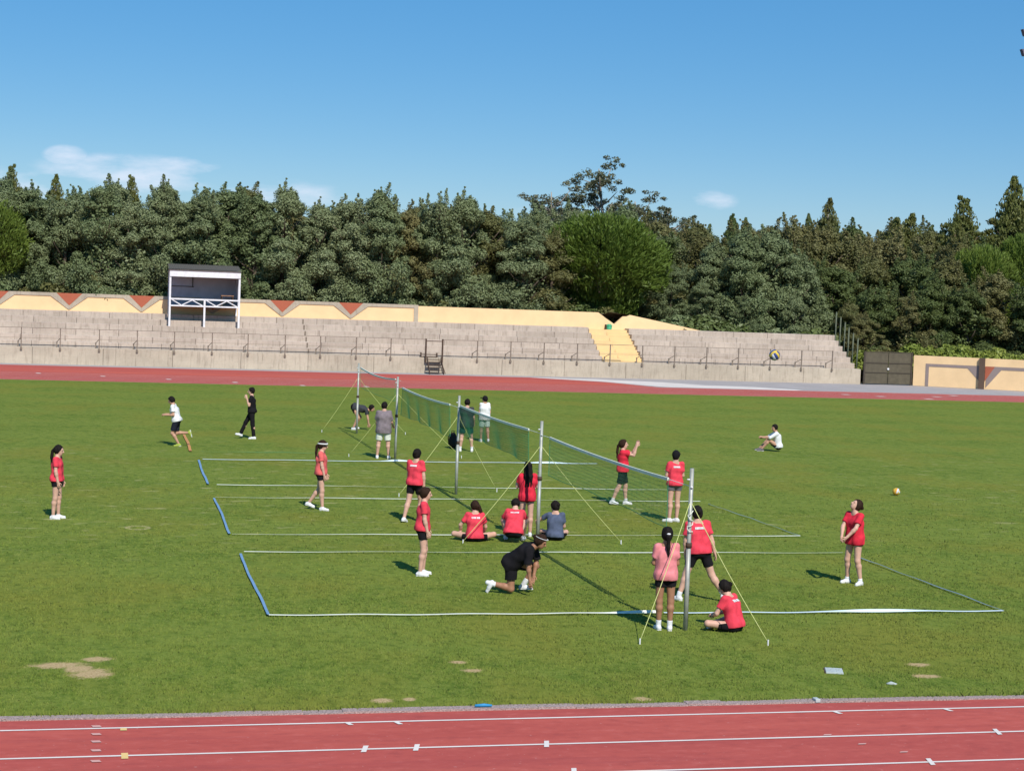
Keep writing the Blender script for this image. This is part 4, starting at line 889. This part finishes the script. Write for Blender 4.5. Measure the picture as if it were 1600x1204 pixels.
def person(label, pos, head, H=1.66, lean=0, side=0, twist=0, hy=0, hp=0, la=None, ra=None, ll=None, rl=None, lf=None, rf=None, anchor='feet',
           shirt='red', shorts='black', sl=.62, sleg=.42, hair='pony', hairc='black', skin='light', shoe='white', sock=0.0, wid=1.0, loose=0.0, hem=.015, text=False, shirt_long=False, tank=False, h=.0105, curve=0.0, extra=None, drop=0.0):
    s = H / 1.70; S = lambda v: np.asarray(v, float) * s
    AR = ((.06, .14, -1), (.22, .04, -1)); LG = ((.03, .05, -1), (-.04, .01, -1))
    la = la or AR; ra = ra or AR; ll = ll or LG; rl = rl or LG
    fw = np.array([1., 0, 0]); up = np.array([0, 0, 1.]); le = np.radians(lean); sd = np.radians(side)
    sp = nrm([math.sin(le), math.sin(sd), math.cos(le) * math.cos(sd)])            # spine direction
    sp1 = nrm(sp - np.array([curve, 0, 0]) * .5); sp2 = nrm(sp + np.array([curve, 0, 0]) * .8)
    tw = np.radians(twist); lat0 = np.array([0, 1., 0]); lat = nrm(np.array([-math.sin(tw), math.cos(tw), 0])); lat = nrm(lat - sp * (lat @ sp))
    P = np.zeros(3); bf = np.cross(lat, sp)                                           # chest forward
    Wst = P + sp1 * .15 * s; Ch = Wst + sp * .18 * s; Nk = Ch + sp2 * .175 * s; Sh = Ch + sp2 * .125 * s
    w = wid; hx = .085 * s * (w * .5 + .5); shx = .158 * s * (w * .4 + .6)
    hips = {1: P + lat0 * hx - up * .02 * s, -1: P - lat0 * hx - up * .02 * s}
    shl = {1: Sh + lat * shx, -1: Sh - lat * shx}
    def chain(o, v, L, sgn): 
        r = [o]
        for d, l in zip(v, L): r.append(r[-1] + nrm((d[0], d[1] * sgn, d[2])) * l * s)
        return r
    arms = {1: chain(shl[1], la, (.275, .235), 1), -1: chain(shl[-1], ra, (.275, .235), -1)}
    legs = {1: chain(hips[1], ll, (.415, .395), 1), -1: chain(hips[-1], rl, (.415, .395), -1)}
    feet = {}
    for g, f in ((1, lf), (-1, rf)):
        f = f or (1, .15, 0); f = nrm((f[0], f[1] * g, f[2])); u = nrm(up - f * (up @ f)) if abs(f[2]) < .95 else nrm(fw - f * (fw @ f)); feet[g] = (f, u)
    a = np.radians(hy); pp = np.radians(hp)
    hf = nrm(np.array([math.cos(a) * math.cos(pp), math.sin(a) * math.cos(pp), math.sin(pp)])); hl = nrm(np.cross(up, hf)); hu = np.cross(hf, hl)
    Hc = Nk + nrm(sp2 * .55 + hu * .45) * .145 * s + hf * .02 * s
    low = min(min((legs[g][2][2] - .083 * s if abs(feet[g][0][2]) < .4 else legs[g][2][2] + min(0, feet[g][0][2]) * .165 * s - .03 * s) for g in (1, -1)), min(legs[g][1][2] - .058 * s for g in (1, -1)), P[2] - .115 * s * w)
    an = (legs[1][2] + legs[-1][2]) / 2 if anchor == 'feet' else P
    off = np.array([-an[0], -an[1], -low - drop])
    def mv(x): return x + off
    P, Wst, Ch, Nk, Sh, Hc = map(mv, (P, Wst, Ch, Nk, Sh, Hc)); hips = {g: mv(v) for g, v in hips.items()}; shl = {g: mv(v) for g, v in shl.items()}
    arms = {g: [mv(x) for x in v] for g, v in arms.items()}; legs = {g: [mv(x) for x in v] for g, v in legs.items()}
    allp = np.array([P, Hc + .14 * s * hu, Hc + .12 * hf, Hc - .12 * hf] + sum(arms.values(), []) + sum(legs.values(), []) + [legs[g][2] + feet[g][0] * .2 - feet[g][1] * .08 for g in feet])
    hands = {}
    for g in (1, -1):
        d = nrm(arms[g][2] - arms[g][1]); hands[g] = d
    lo, hi = allp.min(0) - .16 * s * w, allp.max(0) + .16 * s * w
    B = Field(lo, hi, h)
    def torso(F, e, k=.05, low_=True):
        F.cone(P + lat0 * .055 * s * w, P - lat0 * .055 * s * w, .105 * s * w + e, .105 * s * w + e, k)
        F.cone(P - bf * .03 * s + lat0 * .05 * s, P - bf * .03 * s - lat0 * .05 * s, .098 * s * w + e, .098 * s * w + e, k)
        F.cone(Wst + lat * .045 * s * w, Wst - lat * .045 * s * w, .088 * s * w + e, .088 * s * w + e, k)
        F.cone(Ch + lat * .068 * s * w, Ch - lat * .068 * s * w, .098 * s * (w * .7 + .3) + e, .098 * s * (w * .7 + .3) + e, k)
        F.cone(shl[1] * .90 + shl[-1] * .10, shl[-1] * .90 + shl[1] * .10, .046 * s + e * .7, .046 * s + e * .7, k)
    torso(B, -.004)
    B.cone(Nk - sp2 * .03 * s, Hc - hu * .05 * s - hf * .015 * s, .056 * s, .050 * s, .03)
    B.cone(Sh + sp2 * .0 + lat * .06 * s, Nk + sp2 * .03, .05 * s, .04 * s, .04); B.cone(Sh - lat * .06 * s, Nk + sp2 * .03, .05 * s, .04 * s, .04)
    ax = (hf, hl, hu)
    B.ell(Hc + hu * .018 * s - hf * .008 * s, ax, (.098 * s, .076 * s, .105 * s), .02)
    B.ell(Hc - hu * .052 * s + hf * .030 * s, ax, (.062 * s, .056 * s, .068 * s), .03)
    B.cone(Hc + hf * .088 * s + hu * .012 * s, Hc + hf * .112 * s - hu * .022 * s, .010 * s, .015 * s, .015)
    B.ell(Hc + hf * .080 * s + hu * .030 * s, ax, (.016 * s, .05 * s, .010 * s), .015)
    for g in (1, -1): B.ell(Hc + hl * g * .076 * s - hf * .008 * s - hu * .005 * s, ax, (.018 * s, .010 * s, .030 * s), .008)
    m_ = .5 + .5 * w
    for g in (1, -1):
        a0, a1, a2 = arms[g]; B.cone(a0, a1, .050 * s * m_, .038 * s * m_, .035); B.cone(a1, a1 + (a2 - a1) * .3, .038 * s * m_, .040 * s * m_, .02); B.cone(a1 + (a2 - a1) * .25, a2, .040 * s * m_, .026 * s, .02)
        l0, l1, l2 = legs[g]; B.cone(l0, l1, .086 * s * m_, .056 * s * m_, .05); c = l1 + (l2 - l1) * .28 - nrm(np.cross(np.cross(feet[g][0], l2 - l1), l2 - l1)) * 0
        back = nrm(-feet[g][0] + nrm(l2 - l1) * (feet[g][0] @ nrm(l2 - l1)))
        B.cone(l1, c + back * .012 * s, .053 * s * m_, .056 * s * m_, .03); B.cone(c + back * .012 * s, l2, .056 * s * m_, .035 * s, .03)
        f, u = feet[g]; B.cone(l2 - f * .03 * s - u * .035 * s, l2 + f * .13 * s - u * .055 * s, .034 * s, .024 * s, .02)
        # palm inside the coarse body field
        d = hands[g]; B.cone(a2, a2 + d * .05 * s, .024 * s, .024 * s, .02)
    V, Q = B.mesh()
    # hands: palm, four unequal curled fingers and a thumb from the side of the palm
    Vs, Qs = [V], [Q]; nv = len(V)
    for g in (1, -1):
        a2 = arms[g][2]; d = hands[g]; el = nrm(arms[g][1] - arms[g][0])
        nrmv = np.cross(d, el); inn = -lat * g if np.linalg.norm(nrmv) < .15 or abs(d[2]) > .6 else nrm(np.cross(nrmv, d))
        inn = nrm(inn - d * (inn @ d)); thumb = nrm(np.cross(d, inn)); thumb = thumb if thumb @ (fw + up * .4) > 0 else -thumb
        hd = Field(a2 - .14 * s, a2 + d * .1 * s + .14 * s, .0055); 
        hd.cone(a2 - d * .03 * s, a2 + d * .02 * s, .024 * s, .024 * s, .01)
        for o in (-.024, -.008, .008, .024): hd.cone(a2 + d * .015 * s + thumb * o * .6 * s, a2 + d * .085 * s + thumb * o * s, .014 * s, .0125 * s, .012)
        for o, L in ((.029, .066), (.0095, .076), (-.0095, .070), (-.029, .054)):
            b0 = a2 + d * .085 * s + thumb * o * s; d1 = nrm(d + inn * .25 + thumb * o * 3); d2 = nrm(d + inn * .8 + thumb * o * 3)
            b1 = b0 + d1 * L * .52 * s; hd.cone(b0, b1, .0092 * s, .0085 * s, .003); hd.cone(b1, b1 + d2 * L * .48 * s, .0085 * s, .007 * s, .003)
        t0 = a2 + d * .028 * s + thumb * .024 * s; t1 = t0 + nrm(d * .7 + thumb * .75 + inn * .3) * .042 * s
        hd.cone(t0, t1, .0125 * s, .0105 * s, .006); hd.cone(t1, t1 + nrm(d + thumb * .25 + inn * .4) * .034 * s, .0105 * s, .008 * s, .003)
        v, q = hd.mesh(); Vs.append(v); Qs.append(q + nv); nv += len(v)
    root = tag(empty("person", (pos[0], pos[1], 0), math.radians(head)), label, "person", None)
    link("body", mesh_np("body", np.concatenate(Vs), np.concatenate(Qs), True), SKIN[skin], root)
    seed = abs(hash(label)) % 97 if False else sum(map(ord, label)) % 97
    # shirt
    e = .020 + loose
    T = Field(lo - .05, hi + .05, h); hemp = P - sp1 * hem * s
    T.cone(hemp + lat0 * .062 * s * w, hemp - lat0 * .062 * s * w, .104 * s * w + e, .104 * s * w + e, .06)
    torso(T, e)
    for g in (1, -1): T.cone(Ch + lat * g * .055 * s * w - sp * .02 * s, hemp + lat0 * g * .060 * s * w, .092 * s * (w * .7 + .3) + e, .100 * s * w + e, .05)
    for g in (1, -1):
        a0, a1, a2 = arms[g]; d = nrm(a1 - a0)
        if tank: continue
        if sl <= 1: c = a0 + (a1 - a0) * sl; T.cone(a0 - d * .01, c + d * .03, .052 * s * m_ + e * .35, .050 * s * m_ + e * .7, .035, [(c, d)])
        else:
            T.cone(a0, a1, .058 * s * m_ + e * .5, .046 * s + e * .5, .045); d2 = nrm(a2 - a1); c = a1 + (a2 - a1) * min(1, sl - 1); T.cone(a1, c + d2 * .02, .046 * s + e * .5, .036 * s + e * .4, .02, [(c, d2)])
    T.folds(.0056, seed); T.cut(P - sp1 * (hem + .03) * s, -sp1)
    T.cone(Nk + sp2 * .015 * s + bf * .02, Nk + sp2 * .12 * s, .062 * s, .075 * s, 0, (), True)
    v, q = T.mesh(); shv = v
    link("shirt", mesh_np("shirt", v, q, True), CL[shirt], root)
    if text:                                                    # small white name print across the shoulders
        mb = MB(); u0 = -.085; back = -bf; base = Ch + sp2 * .055 * s; rel = shv - base; U_ = rel @ -lat; Z_ = rel @ sp2; D_ = rel @ back
        def sp_(u, z):
            m = (np.abs(U_ - u) < .022) & (np.abs(Z_ - z) < .022) & (D_ > 0); dd = D_[m].max() if m.any() else .12
            return base - lat * u + sp2 * z + back * (dd + .006)
        uu = -.082; rr = random.Random(seed)
        while uu < .082:
            ww = rr.uniform(.014, .022); z0, z1 = -.004, .036
            if rr.random() < .12: uu += .012; continue
            mb.add([sp_(uu, z0), sp_(uu + ww, z0), sp_(uu + ww, z1), sp_(uu, z1)], [(0, 1, 2, 3)])
            mb.add([x + back * .003 for x in (sp_(uu, z0), sp_(uu + ww, z0), sp_(uu + ww, z1), sp_(uu, z1))], [(0, 1, 2, 3)]); uu += ww + .006
        mb.build("name_print", BAND, root)
    # shorts or trousers
    G = Field(lo - .05, np.array([hi[0] + .05, hi[1] + .05, hi[2]]), h); e2 = .004 + loose * .5
    G.cone(P + lat0 * .055 * s * w, P - lat0 * .055 * s * w, .108 * s * w + e2, .108 * s * w + e2, .05); G.cone(P - bf * .03 * s + lat0 * .05 * s, P - bf * .03 * s - lat0 * .05 * s, .100 * s * w + e2, .100 * s * w + e2, .05)
    G.cone(P + sp1 * .08 * s + lat * .05 * s * w, P + sp1 * .08 * s - lat * .05 * s * w, .092 * s * w + e2, .092 * s * w + e2, .05)
    for g in (1, -1):
        l0, l1, l2 = legs[g]; d = nrm(l1 - l0)
        if sleg <= 1: c = l0 + (l1 - l0) * sleg; r1 = (.086 + (.056 - .086) * sleg) * s * m_; G.cone(l0, c + d * .03, .090 * s * m_ + e2, r1 + e2 + .010 + loose * .4, .04, [(c, d)])
        else:
            d2 = nrm(l2 - l1); G.cone(l0, l1, .092 * s * m_ + e2, .062 * s * m_ + e2, .04); c = l1 + (l2 - l1) * min(1.02, sleg - 1); G.cone(l1, c + d2 * .03, .062 * s * m_ + e2, .050 * s + e2, .03, [(c, d2)])
    G.folds(.003, seed + 5); G.cut(P + sp1 * .05 * s, sp1); v, q = G.mesh()
    link("shorts" if sleg <= 1 else "trousers", mesh_np("shorts", v, q, True), CL[shorts], root)
    # shoes and socks
    for g in (1, -1):
        f, u = feet[g]; l2 = legs[g][2]; l1 = legs[g][1]; sv = np.cross(u, f)
        K = Field(l2 - .22 * s, l2 + .22 * s, .008); bot = (l2 - u * .082 * s, -u)
        K.cone(l2 - f * .040 * s - u * .045 * s, l2 + f * .06 * s - u * .048 * s, .041 * s, .040 * s, .02, [bot]); K.cone(l2 + f * .04 * s - u * .055 * s, l2 + f * .138 * s - u * .058 * s + sv * .004 * g, .041 * s, .033 * s, .02, [bot])
        K.cone(l2 - u * .05 * s, l2 - u * .005 * s + nrm(l1 - l2) * .012, .043 * s, .043 * s, .02, [(l2 + u * .012 * s, u)]); v, q = K.mesh()
        so = link("shoe", mesh_np("shoe", v, q, True), CL[shoe], root)
        K = Field(l2 - .22 * s, l2 + .22 * s, .011); K.cone(l2 - f * .042 * s - u * .078 * s, l2 + f * .140 * s - u * .078 * s, .042 * s, .037 * s, 0, [(l2 - u * .086 * s, -u), (l2 - u * .066 * s, u)]); v, q = K.mesh()
        link("sole", mesh_np("sole", v, q, True), SOLE, so)
        if sock:
            K = Field(np.minimum(l1, l2) - .1, np.maximum(l1, l2) + .1, .010); c = l2 + (l1 - l2) * sock; d = nrm(l1 - l2)
            K.cone(l2 - d * .02, c + d * .02, .042 * s, (.042 + sock * .03) * s, 0, [(c, d)]); v, q = K.mesh(); link("sock", mesh_np("sock", v, q, True), CL['white'], root)
    # hair
    A = Field(Hc - .2 * s - np.array([.15, .15, .55]) * (hair in ('pony', 'long', 'side')), Hc + .22 * s + .05, .0085); hc = Hc + hu * .026 * s - hf * .014 * s
    big = .012 if hair == 'curly' else 0
    fcut = (Hc + hf * .062 * s + hu * .052 * s, nrm(hf * .82 - hu * .45))
    A.ell(hc, ax, (.112 * s + big, .094 * s + big, .115 * s + big), .02, [fcut])
    if hair in ('pony', 'long', 'bun', 'side'): A.ell(hc - hf * .02 * s - hu * .03 * s, ax, (.088 * s, .086 * s, .10 * s), .02, [(Hc - hf * .0 * s + hu * .01, nrm(hf))])
    bk = Hc - hf * .105 * s
    dn = np.array([0, 0, -1.])
    if lean > 50: dn = nrm(-up * .5 + hf * .5)
    if hair == 'pony':
        p0 = bk + hu * .03 * s; p1 = bk - hf * .035 * s - hu * .03 * s; p2 = p1 + dn * .16 * s - bf * .02 * s; p3 = p2 + dn * .15 * s
        A.cone(p0, p1, .028 * s, .034 * s, .02); A.cone(p1, p2, .034 * s, .032 * s, .02); A.cone(p2, p3, .032 * s, .014 * s, .02)
    if hair == 'side':
        p1 = bk - hl * .05 * s; p2 = p1 + dn * .15 * s - hl * .06 * s; p3 = p2 + dn * .17 * s - hl * .02
        A.cone(bk, p1, .03 * s, .038 * s, .02); A.cone(p1, p2, .038 * s, .036 * s, .02); A.cone(p2, p3, .036 * s, .016 * s, .02)
    if hair == 'long':
        for o in (-.05, 0, .05):
            p1 = Hc - hf * .075 * s + hl * o * s - hu * .03 * s; p2 = Nk - bf * .105 * s + hl * o * 1.25 * s - sp * .04 * s; p3 = p2 - sp * .22 * s - bf * .02 * s
            A.cone(p1, p2, .048 * s, .040 * s, .03); A.cone(p2, p3, .040 * s, .022 * s, .03)
    if hair == 'bun': A.ell(bk + hu * .03 * s - hf * .02 * s, ax, (.042 * s, .045 * s, .042 * s), .012)
    A.folds(.0042 if hair != 'curly' else .007, seed, 2.2); v, q = A.mesh()
    if hair == 'cap':
        link("cap", mesh_np("cap", v, q, True), CL['black'], root)
        K = Field(Hc - .25, Hc + .25, .008); K.cone(Hc + hf * .08 * s + hu * .05 * s + hl * .03 * s, Hc + hf * .15 * s + hu * .035 * s, .055 * s, .045 * s, .02, [(Hc + hu * .058 * s, hu), (Hc + hu * .040 * s, -hu)]); K.cone(Hc + hf * .08 * s + hu * .05 * s - hl * .03 * s, Hc + hf * .15 * s + hu * .035 * s, .055 * s, .045 * s, .02, [(Hc + hu * .058 * s, hu), (Hc + hu * .040 * s, -hu)])
        v, q = K.mesh(); link("brim", mesh_np("brim", v, q, True), CL['black'], root)
        K = Field(Hc - .25, Hc + .25, .0085); K.ell(Hc - hf * .035 * s - hu * .035 * s, ax, (.068 * s, .075 * s, .07 * s), .01); v, q = K.mesh(); link("hair", mesh_np("hair", v, q, True), HAIR[hairc], root)
    else: link("hair", mesh_np("hair", v, q, True), HAIR[hairc], root)
    # face details
    for g in (1, -1):
        c = Hc + hf * .084 * s + hl * g * .032 * s + hu * .010 * s; mb = MB(); mb.tube([c - hl * .013 * s, c, c + hl * .013 * s], [.003, .008 * s, .003], 6); mb.build("eye", EYE, root, True)
    c = Hc + hf * .086 * s - hu * .058 * s; mb = MB(); mb.tube([c - hl * .020 * s - hf * .006, c + hf * .002, c + hl * .020 * s - hf * .006], [.003, .008 * s, .003], 6); mb.build("mouth", LIP, root, True)
    def ring(mat, name, r1, z, rr, tilt=0.0, a0=0, a1=6.2832, w_=1.0):
        n = 26; pts = []
        for k in range(n + 1):
            t = a0 + (a1 - a0) * k / n; pts.append(hc + hf * (.110 * s * w_) * math.cos(t) + hl * (.091 * s * w_) * math.sin(t) + hu * (z * s + tilt * math.cos(t)))
        MB().tube(pts, rr, 6, a1 - a0 < 6.28).build(name, mat, root, True)
    if extra == 'band': ring(BAND, "headband", 1, .045, .0055, .02)
    if extra == 'visor':
        ring(BAND, "headband", 1, .022, .018, .012); ring(EYE, "sunglasses", 1, -.020, .015, 0, -1.45, 1.45, .97)
    if extra == 'tie': MB().tube([bk + hu * .02 * s - hf * .03 * s - hl * .03, bk + hu * .02 * s - hf * .035 * s, bk + hu * .02 * s - hf * .03 * s + hl * .03], [.010, .018, .010], 8).build("hair_tie", BAND, root, True)
    return root

AWAY = 76.5
ST = ((.04, .06, -1), (-.03, .02, -1))
person("girl in red jersey and black shorts standing alone on the grass, long dark ponytail", (-.92, 38.68), -14, 1.64, ll=((.06, .03, -1), (-.02, 0, -1)), rl=((-.02, .03, -1), (-.10, 0, -1)), la=((.10, .1, -1), (.18, 0, -1)), ra=((.06, .12, -1), (.22, -.05, -1)), hair='pony', sleg=.34, sock=.0, lf=(1, .1, 0), rf=(1, .15, 0), hp=-8)
person("boy in white shirt and navy shorts running with one foot kicked up behind", (2.40, 56.5), 166, 1.72, lean=14, hp=-22, la=((-.15, .2, -1), (1, -.15, -.05)), ra=((.1, .15, -1), (1, -.1, .0)), ll=((.28, .04, -1), (-.55, 0, -.85)), rl=((.05, .04, -1), (-1, 0, .08)), rf=(-.25, 0, -1), lf=(1, 0, -.1), shirt='white', shorts='navy', hair='short', sleg=.78, loose=.012, skin='mid', shoe='lime', anchor='pelvis')
person("man dressed all in black walking with one hand raised to his face", (4.95, 59.63), 170, 1.80, lean=2, la=((.25, .12, -1), (.35, -.15, 1)), ra=((-.05, .1, -1), (.1, 0, -1)), ll=((-.10, .03, -1), (-.12, 0, -1)), rl=((.55, .03, -1), (.42, 0, -1)), rf=(1, 0, .25), shirt='black', shorts='black', sleg=1.98, hair='short', skin='light', shoe='white', loose=.008, wid=.95)
person("girl in coral jersey with white headband and sunglasses walking along the court", (5.02, 40.45), -16, 1.68, ll=((-.12, .03, -1), (-.62, 0, -.82)), rl=((.12, .03, -1), (.05, 0, -1)), lf=(1, 0, -.3), la=((.10, .1, -1), (.3, 0, -1)), ra=((.16, .1, -1), (.26, -.02, -1)), shirt='coral', hair='pony', hairc='brown', sleg=.36, extra='visor', hp=-8)
person("man in dark clothes bending down to the grass beside the slim post", (9.35, 64.3), -15, 1.76, lean=100, curve=.12, hp=-15, hy=5, la=((.15, .05, -1), (.12, 0, -1)), ra=((.30, .05, -1), (.2, 0, -1)), ll=((.62, .12, -1), (-.55, .02, -1)), rl=((.50, .12, -1), (-.50, .02, -1)), shirt='darkgrey', shorts='black', hair='short', sleg=.7, skin='mid', loose=.012)
person("man in grey T-shirt and white shorts seen from behind beside a volleyball post", (8.68, 53.2), AWAY + 2, 1.80, wid=1.12, ll=((.02, .12, -1), (-.02, .08, -1)), rl=((.02, .12, -1), (-.02, .08, -1)), ra=((.15, .2, -1), (.75, .2, -.45)), la=((.10, .14, -1), (.5, .0, -.8)), hp=-14, shirt='grey', shorts='offwhite', hair='short', sleg=.82, sl=.8, loose=.025, hem=.12, skin='light', shoe='white')
person("man in charcoal shirt and dark green shorts seen from behind through the net", (11.95, 56.0), AWAY + 4, 1.78, wid=1.08, ll=((.02, .14, -1), (0, .10, -1)), rl=((.02, .16, -1), (0, .10, -1)), ra=((.1, .2, -1), (.55, .1, -.7)), la=((.1, .2, -1), (.6, -.1, -.6)), shirt='darkgrey', shorts='green', hair='short', sleg=.72, loose=.018, hem=.10, hp=-5, sock=.2)
person("boy in white sleeveless top and pale mint shorts wearing a dark cap", (13.44, 59.83), AWAY + 12, 1.66, hy=45, ll=((.02, .05, -1), (-.05, .02, -1)), rl=((-.04, .08, -1), (-.32, .05, -1)), ra=((.06, .12, -1), (.35, -.1, -.9)), shirt='white', shorts='mint', tank=True, hair='cap', sleg=.82, loose=.02, skin='mid', hem=.08)
person("girl in red jersey seen from behind stepping away, behind the girl standing in profile", (6.98, 38.35), 52, 1.70, wid=1.05, lean=3, ll=((-.20, .05, -1), (-.42, .06, -1)), rl=((.28, .05, -1), (.0, 0, -1)), la=((.05, .1, -1), (.3, 0, -1)), ra=((.0, .16, -1), (.12, .02, -1)), lf=(1, 0, -.2), shirt='red', hair='bun', sleg=.55, text=True, hp=-12)
person("girl in red jersey with brown hair tied back standing in profile, hands at her sides", (5.86, 31.05), -10, 1.66, wid=1.02, ll=((.14, .04, -1), (-.06, .02, -1)), rl=((.08, .05, -1), (-.14, .02, -1)), la=((.02, .1, -1), (.3, 0, -1)), ra=((.06, .12, -1), (.26, -.02, -1)), lean=2, hair='bun', hairc='brown', sleg=.46, hp=-4, shirt='red')
person("girl in red jersey sitting cross-legged on the grass with a long side ponytail", (7.80, 35.35), AWAY + 6, 1.66, anchor='pelvis', lean=8, curve=.1, hy=20, ll=((.55, .9, .10), (.25, -1, -.12)), rl=((.55, .9, .10), (.35, -1, -.12)), lf=(.2, -1, -.05), rf=(.2, -1, -.05), la=((.15, .55, -.8), (.55, -.1, -.75)), ra=((.25, .3, -.9), (.6, -.1, -.6)), hair='side', hairc='brown', sleg=.45, text=True, hp=-10)
person("player in red jersey sitting hunched forward on the grass between the others", (8.60, 35.15), AWAY - 4, 1.70, anchor='pelvis', wid=1.08, lean=26, curve=.25, ll=((.75, .35, .55), (.45, -.1, -1)), rl=((.75, .30, .55), (.45, -.1, -1)), la=((.45, .35, -.8), (.6, -.2, -.4)), ra=((.5, .25, -.75), (.6, -.2, -.3)), hair='short', hp=-35, sleg=.5, text=True, shirt='red')
person("girl in red jersey with long loose hair standing at the post, hands raised before her", (9.12, 36.15), AWAY + 8, 1.64, ll=((.02, .03, -1), (-.02, .0, -1)), rl=((.0, .02, -1), (-.04, .01, -1)), la=((.35, .2, -.9), (.6, -.1, .55)), ra=((.30, .30, -.9), (.45, .15, .85)), hair='long', sleg=.24, shirt='red2', shorts='maroon', hem=.07, loose=.006, hp=-10)
person("girl in slate blue T-shirt sitting on the grass beside the post", (9.62, 35.55), AWAY - 2, 1.62, anchor='pelvis', lean=4, hy=45, hp=-12, ll=((.85, .55, .12), (.35, -1, -.15)), rl=((.8, .35, .10), (.6, -.8, -.15)), lf=(.4, -.8, .2), rf=(.4, -.8, .2), la=((.35, .7, -.45), (.6, .1, -.2)), ra=((.3, .15, -.9), (.8, -.3, -.3)), hair='bun', shirt='blue', sleg=.7)
person("person in black T-shirt and shorts kneeling on one knee with a hand on the grass", (7.12, 29.15), -22, 1.74, anchor='pelvis', wid=1.10, lean=50, side=-10, curve=.2, hp=-28, hy=-6, rl=((.03, .03, -1), (-1, .05, .22)), ll=((.9, .3, -.10), (-.52, .0, -.85)), rf=(-.5, 0, -.85), lf=(1, .1, 0), ra=((.02, .10, -1), (.14, .03, -1)), la=((.15, .1, -.9), (-.1, -.3, -.9)), shirt='black', shorts='black', hair='bun', hairc='brown', skin='tan', sleg=.62, sock=.32, loose=.02, sl=.85, hem=.06, extra='band')
person("girl in red jersey and long black shorts with both arms raised in front of her", (13.0, 41.85), -14, 1.70, la=((1, .05, -.15), (.35, -.15, 1)), ra=((1, .1, -.22), (.30, -.05, 1)), ll=((.22, .06, -1), (.05, .02, -1)), rl=((-.22, .06, -1), (-.42, .04, -1)), lf=(1, 0, 0), rf=(1, 0, -.1), lean=-2, hair='pony', hairc='brown', sleg=.80, loose=.014, sock=.18, shirt='red2', hp=4)
person("girl in red jersey, grey shorts and black cap seen from behind with folded arms", (13.35, 38.6), AWAY + 12, 1.72, ll=((.0, .04, -1), (-.02, .01, -1)), rl=((.06, .0, -1), (-.04, -.02, -1)), la=((.1, .15, -1), (.9, -.3, .3)), ra=((.1, .15, -1), (.9, -.35, .25)), hair='cap', hy=-35, sleg=.34, shorts='greyshort', text=True, lf=(.5, .9, 0), rf=(.7, -.8, 0))
person("girl in faded pink jersey with tied ponytail standing behind the first post", (8.82, 25.72), AWAY + 6, 1.66, ll=((.02, .02, -1), (.05, -.02, -1)), rl=((.0, .03, -1), (-.03, -.01, -1)), la=((.12, .14, -1), (.85, -.2, -.1)), ra=((.12, .10, -1), (.85, -.2, -.1)), hair='pony', shirt='pink', sleg=.40, sock=.22, extra='tie', skin='tan', hp=-6, hem=.05)
person("sturdy player in red jersey lunging wide with arm hanging, seen from behind", (10.34, 28.22), AWAY + 8, 1.72, wid=1.16, lean=6, side=4, ll=((.10, .30, -1), (-.15, .34, -1)), rl=((-.05, .36, -1), (-.25, .62, -1)), la=((.10, .10, -1), (.1, -.02, -1)), ra=((.0, .32, -1), (.0, .30, -1)), hair='bun', sleg=.62, text=True, hp=-10, sock=.2, rf=(1, .5, -.1), lf=(.8, .6, 0))
person("girl in red jersey sitting cross-legged by the rope with her back to the camera", (9.95, 25.55), 128, 1.60, anchor='pelvis', lean=16, curve=.2, ll=((.75, .65, .10), (.1, -1, -.10)), rl=((.75, .65, .12), (.2, -1, -.10)), lf=(.2, -1, -.05), rf=(.2, -1, -.05), la=((.35, .25, -.9), (.55, -.55, -.25)), ra=((.35, .25, -.9), (.6, -.5, -.2)), hair='bun', sleg=.58, text=True, hp=-24, hy=15)
person("girl in red jersey bumping the ball with straight joined arms, looking up", (14.02, 29.9), 205, 1.64, hp=38, hy=-25, la=((.55, .02, -.85), (.58, -.42, -.75)), ra=((.55, .02, -.85), (.58, -.42, -.75)), ll=((.10, .10, -1), (-.12, .14, -1)), rl=((.12, .10, -1), (-.14, .06, -1)), hair='bun', hairc='brown', shirt='red2', shorts='maroon', sleg=.28, hem=.08, loose=.008, lean=4, sock=.12)
person("man in white top and black shorts sitting on the grass hugging his knees", (23.85, 57.7), 164, 1.76, anchor='pelvis', lean=10, curve=.15, hp=-8, hy=20, ll=((.80, .12, .55), (.62, 0, -.82)), rl=((.80, .10, .48), (.70, 0, -.75)), la=((.75, .15, -.5), (.85, -.35, -.05)), ra=((.75, .15, -.5), (.85, -.35, .0)), shirt='white', shorts='black', sl=1.1, hair='short', sleg=.6, skin='mid', shoe='greyshort', loose=.012)
# black bag by the third post
bg = tag(empty("backpack", (11.72, 57.1, 0), .3), "black backpack standing on the grass beside the volleyball post", "bag")
K = Field(np.array([-.25, -.25, 0]), np.array([.25, .25, .62]), .012); ax_ = (np.array([1., 0, 0]), np.array([0, 1., 0]), np.array([0, 0, 1.]))
K.ell((0, 0, .25), ax_, (.15, .12, .30), .05); K.ell((0, -.09, .17), ax_, (.11, .08, .14), .03); K.cut((0, 0, .01), (0, 0, -1)); v, q = K.mesh(); link("bag_body", mesh_np("bag", v, q, True), MAT['black_bag'], bg)
MB().tube([(-.06, .02, .52), (-.04, .02, .60), (.04, .02, .60), (.06, .02, .52)], .012, 6).build("handle", MAT['black_bag'], bg, True)
for sx in (-.08, .08): MB().tube([(sx, .08, .48), (sx, .20, .36), (sx, .14, .10)], .018, 6).build("strap", MAT['black_bag'], bg, True)
